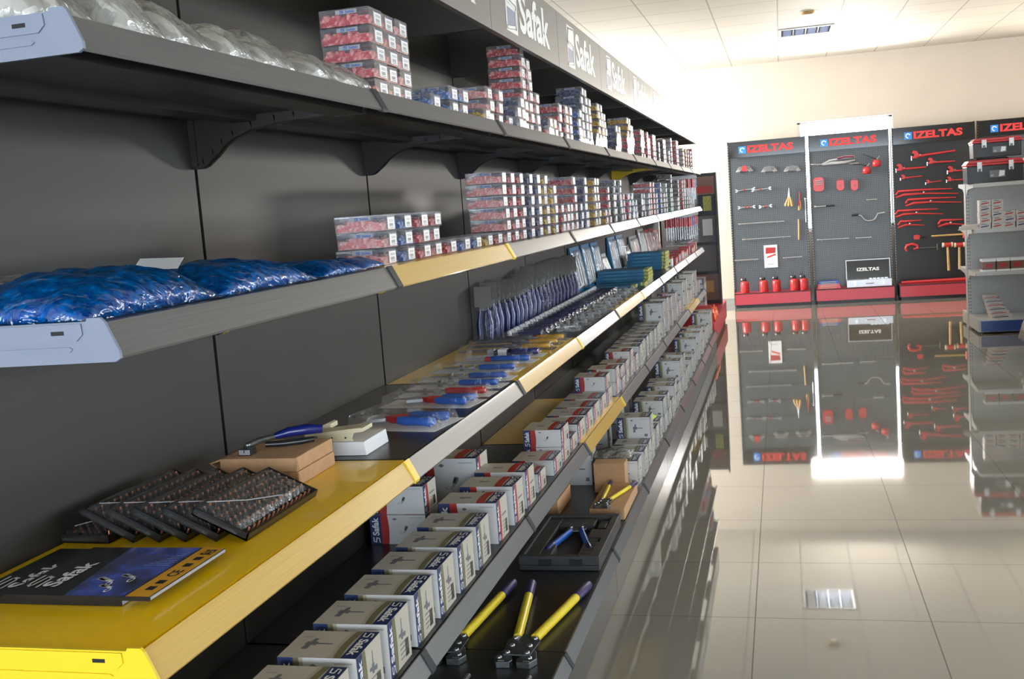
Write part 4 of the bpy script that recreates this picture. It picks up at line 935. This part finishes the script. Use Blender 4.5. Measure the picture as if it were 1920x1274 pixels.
# positions of the tools on the boards: kind, points (x, z)
BOARD_TOOLS = [
     ('fan', [(0.622, 1.914), (0.884, 1.911)]),
     ('fan', [(0.963, 1.886), (1.211, 1.885)]),
     ('fan', [(1.266, 1.869), (1.523, 1.866)]),
     ('spanner', [(0.619, 1.62), (0.883, 1.634)]),
     ('spanner', [(0.841, 1.614), (1.098, 1.624)]),
     ('spanner', [(0.642, 1.385), (0.871, 1.385)]),
     ('spanner', [(0.928, 1.376), (1.098, 1.382)]),
     ('file', [(1.345, 1.61), (1.285, 1.361)]),
     ('file', [(1.345, 1.61), (1.33, 1.358)]),
     ('file', [(1.345, 1.61), (1.374, 1.355)]),
     ('chisel', [(1.483, 1.542), (1.482, 1.301)]),
     ('file2', [(1.463, 1.429), (1.468, 1.29)]),
     ('woodbar', [(1.454, 1.171), (1.445, 0.887)]),
     ('rod', [(1.551, 1.456), (1.551, 1.123)]),
     ('bar', [(0.631, 1.157), (1.258, 1.157)]),
     ('bar', [(0.674, 0.938), (1.339, 0.94)]),
     ('bar', [(0.56, 0.65), (0.888, 0.652)]),
     ('bar', [(1.22, 0.645), (1.478, 0.65)]),
     ('poster', [(0.965, 0.837), (1.147, 0.521)]),
     ('can', [(0.689, 0.188)]),
     ('can', [(0.946, 0.174)]),
     ('can', [(1.117, 0.165)]),
     ('can', [(1.358, 0.152)]),
     ('can', [(1.482, 0.145)]),
     ('cutter', [(1.79, 1.894), (2.208, 1.961)]),
     ('bar', [(1.64, 1.902), (2.27, 1.87)]),
     ('oiler', [(2.368, 1.772), (2.183, 1.861)]),
     ('oiler', [(2.496, 1.856), (2.328, 1.989)]),
     ('redset', [(1.668, 1.722), (1.809, 1.528)]),
     ('redcard', [(1.971, 1.682), (2.072, 1.519)]),
     ('redcard', [(2.156, 1.667), (2.253, 1.505)]),
     ('bar', [(2.35, 1.369), (2.491, 1.367)]),
     ('ratchet', [(1.635, 1.324), (1.905, 1.322)]),
     ('crank', [(2.154, 1.172), (2.593, 1.172), (2.278, 1.163), (2.439, 1.083)]),
     ('bar', [(1.683, 0.867), (2.108, 0.864)]),
     ('bar', [(2.194, 0.86), (2.401, 0.858)]),
     ('case', [(2.047, 0.189), (2.625, 0.474)]),
     ('layers', [(1.661, 0.191), (1.972, 0.263)]),
     ('pipewrench', [(2.956, 1.897), (3.496, 1.935)], 0.1),
     ('pipewrench', [(3.154, 1.803), (3.489, 1.797)], 0.08),
     ('pipewrench', [(2.756, 1.747), (3.125, 1.746)], 0.09),
     ('pipewrench', [(3.402, 1.672), (3.621, 1.665)], 0.08),
     ('pipewrench', [(2.81, 1.624), (3.076, 1.632)], 0.06),
     ('pipewrench', [(3.126, 1.539), (3.309, 1.551)], 0.05),
     ('pipewrench', [(3.389, 1.551), (3.618, 1.546)], 0.06),
     ('swedish', [(2.733, 1.405), (3.521, 1.386)]),
     ('swedish', [(2.854, 1.284), (3.56, 1.267)]),
     ('swedish', [(2.721, 1.143), (3.32, 1.129)]),
     ('swedish', [(2.749, 0.998), (3.084, 0.993)]),
     ('swedish', [(3.259, 0.976), (3.605, 0.966)]),
     ('tubecutter', [(2.947, 0.817), (3.1, 0.816)]),
     ('hammer', [(3.581, 0.82), (3.171, 0.825)]),
     ('clamp', [(2.836, 0.67), (3.24, 0.656)]),
     ('mallet', [(3.364, 0.693), (3.372, 0.347)]),
     ('mallet', [(3.511, 0.683), (3.507, 0.357)]),
     ('longred', [(2.65, 0.22), (3.589, 0.228)]),
]
YB=14.332
def pegs(b,pts):
    for x,z in pts: b.tube((x,YB,z),(x,YB-.05,z-.004),.003,'steel',n=6)
def wp(o): return o
CNT={}
def lab(kind):
    CNT[kind]=CNT.get(kind,0)+1; return nth(CNT[kind])
for rec in BOARD_TOOLS:
    kind,pts=rec[0],rec[1]; (xa,za)=pts[0]; y=YB-.02
    if kind=='fan':
        xb,zb=pts[1]; o=empty('spanner_set',(xa,y,za)); w=xb-xa
        n=lab(kind)
        for k in range(4):
            b=MB(); t=.012*k; b.path([(.02+t,-.004*k,-.035-.0*t),(.06+t,-.004*k,.03-.012*k),(w-.06-t,-.004*k,.03-.012*k),(w-.02-t,-.004*k,-.035)],[.011,.006,.006,.011],'steel',8); b.build('spanner',o)
        b=MB(); b.prism([(w*.34,-.03),(w*.66,-.03),(w*.60,.045),(w*.40,.045)],1,-.022,-.018,'tool_red' if n=='first' else 'print_grey'); b.build('wrapper',o)
        b=MB(); [b.tube((x,.02,-.05),(x,-.04,-.054),.003,'steel',n=6) for x in (.06,w-.06)]; b.build('peg_hook',o)
        tag(o,{'first':'set of bent spanners in a red wrapper at the top left','second':'set of bent spanners in dark wrapper, middle of the top row','third':'set of bent spanners in dark wrapper, right end of the top row'}[n],'spanner set','spanner sets on the pegboard')
    elif kind=='spanner':
        xb,zb=pts[1]; n=lab(kind); o=empty('spanner',(xa,y-(.03 if CNT[kind]==2 else 0),za)); dx,dz=xb-xa,zb-za
        b=MB(); b.path([(.02,0,0),(dx*.5,0,dz*.5),(dx-.02,0,dz)],[.010,.008,.010],'steel',8)
        for e,s in ((0,-1),(dx,1)):
            q=[(0,-.013),(.024,-.022),(.032,-.009),(.014,-.003),(.014,.003),(.032,.009),(.024,.022),(0,.013)]
            b.prism([(e-s*.03+s*px*1.2,(dz if s>0 else 0)+pz*1.1) for px,pz in (q if s>0 else q[::-1])],1,-.006,.004,'steel')
        b.build('body',o); b=MB(); m_='tool_red'; 
        for k in range(2 if dx<.25 else 1): b.tube((dx*(.42+.18*k),0,dz*.5),(dx*(.50+.18*k),0,dz*.5),.013,m_,n=10)
        b.build('sleeve',o); b=MB(); [b.tube((x,.02,-.014),(x,-.04,-.018),.003,'steel',n=6) for x in (.05,dx-.05)]; b.build('peg_hook',o)
        tag(o,'open-ended steel spanner with red sleeve, %s below the bent sets'%n,'spanner','spanners on the pegboard')
    elif kind in('file','chisel','file2','woodbar'):
        xb,zb=pts[1]; o=empty('file' if kind=='file' else 'hand_tool',(xa,y,za)); dx,dz=xb-xa,zb-za; n=lab(kind); dyy=0
        if kind=='file2': o.location.y-=.05
        dy=-.035*CNT[kind] if kind=='file' else 0
        if kind=='woodbar':
            b=MB(); b.tube((0,0,0),(dx,0,dz),.013,'wood',n=10); b.build('handle',o); tag(o,'long wooden handle hanging low beside the poster','tool handle')
        else:
            b=MB(); b.path([(0,dy,0),(dx*.25,dy,dz*.5)],[.012,.014],'dark_steel' if kind=='file' else 'tool_red',6); b.build('blade',o)
            b=MB(); b.path([(dx*.25,dy,dz*.48),(dx*.5,dy,dz*.65),(dx*.95,dy,dz*.93),(dx,dy,dz)],[.010,.014,.021,.014],'wood',10); b.build('handle',o)
            tag(o,{'file':'wooden-handled file hanging in the bunch of three, %s'%n,'chisel':'thin wooden-handled tool with red tip beside the files','file2':'short pale-handled tool under the red-tipped one'}[kind],'file' if kind=='file' else 'tool','files hanging on the pegboard' if kind=='file' else None)
    elif kind in('bar','rod'):
        xb,zb=pts[1]; n=lab('bar'); o=empty('steel_bar',(xa,y-.02,za)); dx,dz=xb-xa,zb-za
        b=MB(); b.tube((0,0,0),(dx,0,dz),.0085,'steel',n=10); b.tube((0,0,0),(dx*.06,0,dz*.06),.013,'steel',n=10); b.build('shaft',o)
        b=MB(); [b.tube((dx*t,.02,dz*t-.012),(dx*t,-.035,dz*t-.016),.003,'steel',n=6) for t in (.15,.85)]; b.build('peg_hook',o)
        tag(o,'straight steel bar on the boards, %s counted down board by board'%n,'steel bar','steel bars on the display boards')
    elif kind=='poster':
        (xb,zb)=pts[1]; b=MB(); b.box(xa,xb,YB-.012,YB-.008,zb,za,'paper_white'); U,N=V((1,0,0)),V((0,0,1)); w=xb-xa; h=za-zb
        o=b.build('poster'); b=MB(); b.decal([(w*.12,h*.62),(w*.85,h*.64),(w*.9,h*.88),(w*.14,h*.9)],(xa,YB-.0125,zb),U,N,'print_red'); b.decal([(w*.2,h*.42),(w*.86,h*.54),(w*.9,h*.62),(w*.24,h*.5)],(xa,YB-.0130,zb),U,N,'letter_red'); b.decal([(w*.3,h*.14),(w*.7,h*.14),(w*.7,h*.17),(w*.3,h*.17)],(xa,YB-.0125,zb),U,N,'print_light'); b.build('print',o)
        tag(o,'small white poster with red print on the spanner board','poster')
    elif kind=='can':
        n=lab(kind); o=empty('oil_can',(xa,14.13,.2035)); sp='first second third fourth fifth'.split().index(n)
        b=MB(); b.lathe([(.058,0),(.060,.01),(.060,.13),(.052,.150),(.02,.162)],(0,0,0),'tool_red',20); b.build('tank',o)
        b=MB(); b.lathe([(.022,.158),(.024,.185),(.018,.20),(.010,.205)],(0,0,0),'black_plastic',14); b.box(-.06,.005,-.006,.006,.195,.204,'black_plastic'); b.build('pump',o)
        b=MB(); b.path([(0,0,.20),(.02,0,.25),(.045,0,.30),(.055,0,.34)],.0035,'black_plastic',6); b.build('spout',o)
        b=MB(); b.lathe([(0,0),(.016,.0),(.016,.02),(0,.03)],(-.035,-.02,.175),'steel',10); b.build('trigger_cap',o)
        tag(o,'red oil can with black spout on the red base, %s from the left'%n,'oil can','red oil cans on the base')
    elif kind=='cutter':
        xb,zb=pts[1]; o=empty('bolt_cutter',(xa,y-.075,za)); b=MB(); b.path([(0,0,0),(.10,0,.04),(.24,0,.055),(.43,0,.06)],[.012,.018,.016,.012],'steel',8); b.build('upper_arm',o)
        b=MB(); b.path([(0,0,-.01),(.12,0,-.0),(.30,0,.0),(.43,0,.02)],[.014,.03,.03,.012],'steel',10); b.build('body',o)
        b=MB(); b.path([(.20,-.02,.06),(.30,-.02,.075),(.42,-.02,.07)],[.014,.016,.013],'burgundy',8); b.build('grip',o)
        tag(o,'large chrome tool with burgundy grip at the top of the middle board','tool')
    elif kind=='oiler':
        xb,zb=pts[1]; n=lab(kind); o=empty('oiler',(xa,y-.04,za)); b=MB(); b.lathe([(.03,-.055),(.055,-.045),(.058,.01),(.04,.035),(.015,.045)],(0,0,0),'tool_red',18); b.build('tank',o)
        b=MB(); b.path([(0,0,.05),(-.06,0,.075),(xb-xa,0,zb-za)],[.010,.007,.003],'black_plastic',6); b.tube((0,0,.045),(.04,0,.085),.007,'steel'); b.build('spout',o)
        tag(o,('lower','upper')[CNT[kind]-1]+' red oiler with long black nozzle on the middle board','oiler','red oilers on the middle board')
    elif kind in('redset','redcard'):
        xb,zb=pts[1]; n=lab(kind); b=MB(); w=xb-xa; h=za-zb; c=.03; b.prism([(0,c),(c,0),(w-c,0),(w,c),(w,h-c),(w-c,h),(c,h),(0,h-c)],1,-.02,0,'tool_red'); o=b.build('key_set',loc=(xa,y,zb),bevel=.004)
        b=MB()
        if kind=='redset':
            for k in range(3): b.tube((w*.2,-.024,h*(.45+.14*k)),(w*.8,-.024,h*(.52+.14*k)),.007,'steel')
        else:
            b.box(w*.2,w*.8,-.023,-.02,h*.86,h*.96,'black_plastic'); b.box(w*.44,w*.56,-.023,-.02,h*.35,h*.5,'print_grey')
        b.build('insert',o); tag(o,{'redset':'red key holder with chrome keys at the left of the middle board','redcard':('left','right')[CNT[kind]-1]+' one of the two plain red key holders'}[kind],'key set','red key holders')
    elif kind=='ratchet':
        xb,zb=pts[1]; o=empty('ratchet',(xa+.03,y-.02,za)); dx=xb-xa; b=MB(); b.tube((0,0,0),(dx*.6,0,0),.009,'steel'); b.tube((0,0,0),(.03,0,0),.018,'steel'); b.build('shaft',o); b=MB(); b.tube((dx*.58,0,0),(dx,0,0),.013,'black_plastic'); b.build('grip',o); tag(o,'steel ratchet with black grip under the red key holders','ratchet')
    elif kind=='crank':
        o=empty('brace_crank',(xa,y,za)); b=MB(); b.path([(0,0,0),(.09,0,.005)],[.014,.014],'black_plastic'); b.build('grip',o); b=MB(); b.path([(.08,0,.0),(.12,0,-.01),(.17,0,-.075),(.21,0,-.09),(.28,0,-.085),(.31,0,-.06),(.34,0,0),(.43,0,.01)],.011,'steel'); b.build('crank',o); tag(o,'U-shaped chrome brace with black grip','brace')
    elif kind=='case':
        (xb,zt)=pts[1]; o=empty('aluminium_case',(xa,14.06,.2035)); w=xb-xa
        b=MB(); b.box(0,w,0,.14,0,.10,'alu'); b.build('body',o,bevel=.003)
        b=MB(); b.box(0,w,.135,.165,.10,.385,'alu'); b.box(.012,w-.012,.1335,.135,.115,.370,'board_black'); l=b.build('lid',o,rot=(-.12,0,0),loc=(0,.0,-.002))
        b=MB(); b.text('IZELTAS',(w*.25,.1328,.225),(1,0,0),(0,0,1),w*.5,.045,'sign_white',.04); b.build('lettering',l)
        b=MB(); [b.box(x,x+.03,-.008,0,.035,.08,'steel') for x in (.09,w-.12)]; b.build('latch',o)
        b=MB(); b.path([(w*.40,-.003,.05),(w*.42,-.025,.045),(w*.58,-.025,.045),(w*.60,-.003,.05)],.006,'steel'); b.build('handle',o)
        b=MB(); [b.box(w*.5+.05*k,w*.5+.04+.05*k,.03,.10,.10,.115,'steel') for k in range(5)]; b.build('sockets',o)
        tag(o,'open silver aluminium case standing on the base of the middle board','case')
    elif kind=='layers':
        for k in range(5):
            n=lab('layers'); b=MB(); m_='tool_red' if k<3 else 'print_blue'; w=.30-.01*k
            b.box(0,w,0,.16,0,.020 if k<3 else .016,m_); b.box(w*.1,w*.85,-.001,0,.005,.013,'print_sand'); q=b.build('flat_pack',loc=(xa+.005*k,14.07,.2035+.021*k)); tag(q,'flat %s pack on the base beside the silver case, %s'%('red' if k<3 else 'blue',UP[k]),'pack','flat packs beside the silver case')
    elif kind=='pipewrench':
        xb,zb=pts[1]; n=lab(kind); t=rec[2]; o=empty('pipe_wrench',(xa,y-.01,za)); dx,dz=xb-xa,zb-za; s=t*.55
        b=MB(); b.path([(.04,0,0),(dx*.4,0,dz*.4),(dx,0,dz)],[s*.38,s*.30,s*.22],'tool_red',8); b.build('handle',o)
        b=MB(); b.prism([(0,-s*.4),(s*1.2,-s*.45),(s*1.6,s*.3),(s*1.1,s*1.3),(s*.3,s*1.5),(-s*.2,s*.9),(s*.5,s*.6),(s*.4,s*.2),(-s*.1,s*.1)],1,-.014,.012,'tool_red'); b.build('jaw',o,bevel=.003)
        b=MB(); b.tube((-.01,0,-s*.9),(-.01,0,s*.2),.008,'steel'); b.lathe([(s*.3,-.012),(s*.32,.012)],(s*1.9,0,dz*.1+s*.2),'dark_steel',10); b.build('hook_jaw',o)
        tag(o,'red pipe wrench on the black board, %s of the seven from the top'%n,'pipe wrench','red pipe wrenches on the black board')
    elif kind=='swedish':
        xb,zb=pts[1]; n=lab(kind); o=empty('pipe_pliers',(xa,y-.01,za)); dx,dz=xb-xa,zb-za
        b=MB(); b.path([(.0,0,.0),(.03,0,.045),(dx*.45,0,.045),(dx*.9,0,dz+.05)],[.016,.017,.015,.007],'tool_red',8); b.build('upper_arm',o)
        b=MB(); b.path([(.0,0,-.035),(.10,0,-.005),(dx*.45,0,-.005),(dx,0,dz-.02)],[.012,.019,.014,.006],'tool_red',8); b.build('lower_arm',o)
        b=MB(); b.lathe([(0,-.012),(.014,-.010),(.014,.01),(0,.012)],(dx*.45,-.012,.01),'steel',12); b.build('adjuster_nut',o)
        tag(o,'long red two-armed pipe pliers, %s from the top of the black board'%n,'pipe pliers','red pipe pliers')
    elif kind=='tubecutter':
        o=empty('tube_cutter',(xa,y,za)); b=MB(); b.prism([(0,-.03),(.07,-.03),(.08,.02),(.05,.035),(.0,.03)],1,-.012,.012,'tool_red'); b.build('frame',o,bevel=.003); b=MB(); b.tube((.07,0,0),(.15,0,0),.010,'black_plastic'); b.build('knob',o); tag(o,'small red tube cutter with black knob','tube cutter')
    elif kind=='hammer':
        xb,zb=pts[1]; o=empty('hammer',(xa,y,za)); dx=xb-xa; b=MB(); b.tube((0,0,0),(dx,0,0),.013,'wood'); b.build('handle',o); b=MB(); b.tube((0,0,-.05),(0,0,.05),.020,'tool_red'); b.build('head',o); tag(o,'hammer with wooden handle lying level on the black board','hammer')
    elif kind=='clamp':
        xb,zb=pts[1]; o=empty('pipe_cutter',(xa,y,za)); b=MB(); b.path([(.02,0,-.03),(.0,0,.0),(.02,0,.045),(.09,0,.06),(.15,0,.04),(.16,0,.0),(.10,0,-.01)],[.016,.02,.022,.02,.02,.02,.012],'tool_red'); b.build('frame',o); b=MB(); b.tube((.12,0,0),(xb-xa,0,0),.007,'dark_steel'); b.tube((xb-xa,0,-.04),(xb-xa,0,.04),.006,'dark_steel'); b.build('screw',o); tag(o,'red curved pipe cutter with dark screw handle','pipe cutter')
    elif kind=='mallet':
        xb,zb=pts[1]; n=lab(kind); o=empty('mallet',(xa,y-.045,za)); b=MB(); b.tube((0,0,0),(xb-xa,0,zb-za),.015,'wood',.018); b.build('handle',o)
        b=MB(); b.tube((-.045,0,.0),(.045,0,.0),.032,'tool_red'); h=b.build('head',o); b=MB(); b.tube((-.066,0,0),(-.045,0,0),.034,'cream_plastic'); b.tube((.045,0,0),(.066,0,0),.034,'cream_plastic'); b.build('face',h)
        tag(o,('left','right')[CNT[kind]-1]+' cream-faced mallet with hanging wooden handle','mallet','mallets on the black board')
    elif kind=='longred':
        xb,zb=pts[1]; o=empty('long_wrench',(2.75,14.10,.2035)); b=MB(); b.path([(0,0,.03),(.5,0,.03),(.95,0,.03)],[.018,.022,.026],'tool_red'); b.build('handle',o); b=MB(); b.prism([(.80,.0),(.93,.0),(.95,.055),(.86,.07),(.80,.05)],1,-.03,.03,'tool_red'); b.build('jaw',o); tag(o,'very long red wrench lying on the base of the black board','wrench')

# ------------------------------------------------------------------ white gondola at the right
def rack(x0,x1,yf,yp,label,levels,blue=True,ht=1.62):
    """shelves look towards the camera; yp is the plane of the back panel"""
    o=empty('white_rack',(x0,yp,0)); tag(o,label,'shelving rack','white shelving racks on the right'); w=x1-x0; f=yf-yp
    b=MB(); b.box(.03,w,0,.02,.12,ht,'white_panel'); b.build('back_panel',o)
    for x in (-.012,w-.02):
        b=MB(); b.box(x,x+.042,-.04,.06,0,1.66,'white_metal')
        for k in range(42): b.box(x+.008,x+.016,-.0406,-.0400,.16+k*.035,.178+k*.035,'print_grey'); b.box(x+.026,x+.034,-.0406,-.0400,.16+k*.035,.178+k*.035,'print_grey')
        b.build('upright',o)
    b=MB(); b.box(-.005,w,f,-.04,.02,.145,'white_metal'); b.box(-.005,w,.06,.06-f*.5,.02,.145,'white_metal'); b.build('base',o,bevel=.003)
    if blue: b=MB(); b.box(.02,w-.02,f-.006,f,.025,.132,'blue_kick'); b.build('kick_plate',o)
    b=MB()
    for y in (f+.04,-.10): b.lathe([(.018,0),(.018,.02)],(.03,y,0),'black_plastic',10)
    b.build('foot',o)
    for z,dp in levels:
        b=MB(); b.box(.0,w,-dp,-.04,z-.022,z,'white_metal'); b.prism([(-dp,z+.004),(-dp-.014,z-.002),(-dp-.014,z-.034),(-dp,z-.040)],0,.0,w,'white_metal'); b.build('shelf',o)
        for x in (-.006,w-.004):
            b=MB(); b.prism([(-.04,z),(-dp,z),(-dp,z-.035),(-.16,z-.055),(-.04,z-.12)],0,x,x+.005,'white_metal'); b.build('bracket',o)
        b=MB(); b.prism([(.06,z),(.06+dp*.8,z),(.06+dp*.8,z-.035),(.16,z-.055),(.06,z-.12)],0,-.006,-.001,'white_metal'); b.box(0,w,.06,.06+dp*.8,z-.02,z,'white_metal'); b.build('rear_shelf',o)
    return o
RX=3.095
rack(RX,6.2,10.35,10.95,'white double-sided rack with slotted post, blue kick plate and boxes',[(1.50,.48),(1.045,.50),(.615,.50)])  # widened out of view to help shade the lower gondola panels
rack(3.36,6.6,8.45,9.05,'white rack at the right edge showing only its shelf ends',[(1.46,.45),(1.02,.48),(.53,.50)],False,1.83)  # made taller and wider out of view to block low daylight
def toolbox(w,d,h,label,loc,rot=0):
    o=empty('toolbox',loc,(0,0,rot)); tag(o,label,'toolbox','red-lidded toolboxes on the white rack')
    b=MB(); b.prism([(.0,0),(w,0),(w+.004,h*.74),(-.004,h*.74)],1,0,d,'black_plastic'); b.build('body',o,bevel=.006)
    b=MB(); b.box(-.010,w+.010,-.008,d+.008,h*.74,h*.84,'tool_red'); b.prism([(-.006,h*.84),(w+.006,h*.84),(w-.02,h*.98),(.02,h*.98)],1,.0,d,'tool_red'); b.build('lid',o,bevel=.006)
    for x in (w*.22,w*.78):
        b=MB(); b.box(x-.022,x+.022,-.018,-.006,h*.50,h*.90,'print_white'); b.box(x-.012,x+.012,-.020,-.017,h*.50,h*.62,'print_grey'); b.build('latch',o,bevel=.002)
    b=MB(); b.box(w*.40,w*.68,-.0012,-.0004,h*.22,h*.52,'print_grey'); b.decal([(w*.56,h*.24),(w*.66,h*.28),(w*.67,h*.48),(w*.58,h*.50)],(0,-.0018,0),(1,0,0),(0,0,1),'print_white'); b.decal([(w*.42,h*.26),(w*.47,h*.26),(w*.47,h*.34),(w*.42,h*.34)],(0,-.0018,0),(1,0,0),(0,0,1),'print_light'); b.build('label_sticker',o)
    b=MB(); b.path([(w*.2,d*.5,h*.96),(w*.25,d*.5,h*1.03),(w*.75,d*.5,h*1.03),(w*.8,d*.5,h*.96)],.008,'black_plastic'); b.build('carry_handle',o)
toolbox(.52,.26,.235,'black toolbox with red lid and white latches, lower of the two',(3.045,10.52,1.5008))
toolbox(.45,.22,.195,'smaller black toolbox with red lid on top of the other',(3.110,10.54,1.7540))
for i,x in enumerate((3.60,4.22,4.84)):  # unseen toolboxes added to keep low daylight off the lower panels
    toolbox(.54,.26,.235,'black red-lidded toolbox added out of view to block light, lower, %s'%nth(i+1),(x,10.52,1.5008))
    toolbox(.47,.22,.195,'smaller red-lidded toolbox added out of view to block light, on the %s one'%nth(i+1),(x+.04,10.54,1.7540))
# bundles of white packs
for i,n in enumerate((5,5,3,3,2,3,2)):
    for lvl in range(n):
        b=MB(); b.box(0,.108,0,.13,0,.056,'white_sack'); b.add([(.01,-.0008,.012),(.08,-.0008,.022),(.095,-.0008,.036),(.02,-.0008,.026)],[(0,1,2,3)],'print_red' if (lvl+i)%3 else 'print_navy'); b.box(.02,.07,-.0008,0,.040,.048,'print_grey')
        q=b.build('paper_pack',bevel=.006,loc=(3.150+.112*i+rnd.uniform(-.006,.006),10.50+.01*rnd.random(),1.0458+.0575*lvl),rot=(0,0,rnd.uniform(-.05,.05))); tag(q,'white and red paper pack, %s column and %s on the second white shelf'%(nth(i+1),UP[lvl]),'pack','paper packs on the white rack')
b=MB(); b.add([(-.14,0,0),(.06,-.02,0),(.06,.12,0),(-.12,.12,0),(-.10,.03,.045),(.05,.0,.05),(.05,.1,.05),(-.08,.1,.05)],[(3,2,1,0),(4,5,6,7),(0,1,5,4),(1,2,6,5),(2,3,7,6),(3,0,4,7)],'white_sack'); tag(b.build('paper_sack',loc=(3.085,10.95-.43,1.0455)),'pale sack poking out past the slotted post','sack')
for i in range(4):
    b=MB(); b.box(0,.125,0,.15,0,.02,'print_white'); b.box(.004,.121,.004,.146,.02,.10,'p_brown'); b.box(0,.125,0,.15,.10,.125,'print_white'); b.box(.03,.095,-.0008,0,.04,.08,'print_red')
    q=b.build('tape_box',loc=(3.16+.131*i,10.47,.6155)); tag(q,'dark brown and white carton on the third white shelf, %s from the post'%nth(i+1),'box','brown and white cartons on the white rack')
for k in range(6):
    b=MB(); b.box(0,.19-.012*k,0,.15,0,.036,'white_sack'); 
    b.add([(.01,-.0008,.006),(.16,-.0008,.010),(.15,-.0008,.018),(.02,-.0008,.014)],[(0,1,2,3)],'print_red' if k%2 else 'print_navy'); b.box(.03,.12,-.0008,0,.022,.027,'print_grey')
    q=b.build('paper_bundle',bevel=.010,loc=(3.235-.012*k,10.44+.03*k,.1458+.0370*k),rot=(0,0,.10-.05*k)); tag(q,'white and red paper bundle on the bottom white shelf, %s'%UP[k],'bundle','paper bundles on the bottom white shelf')
q=bag('plastic_bag',3.33,8.75,.146,.30,.40,.26,31.1,'bag_film','c_grey','clear bulging sack at the right edge on the near white rack','bag',None,amp=.25)
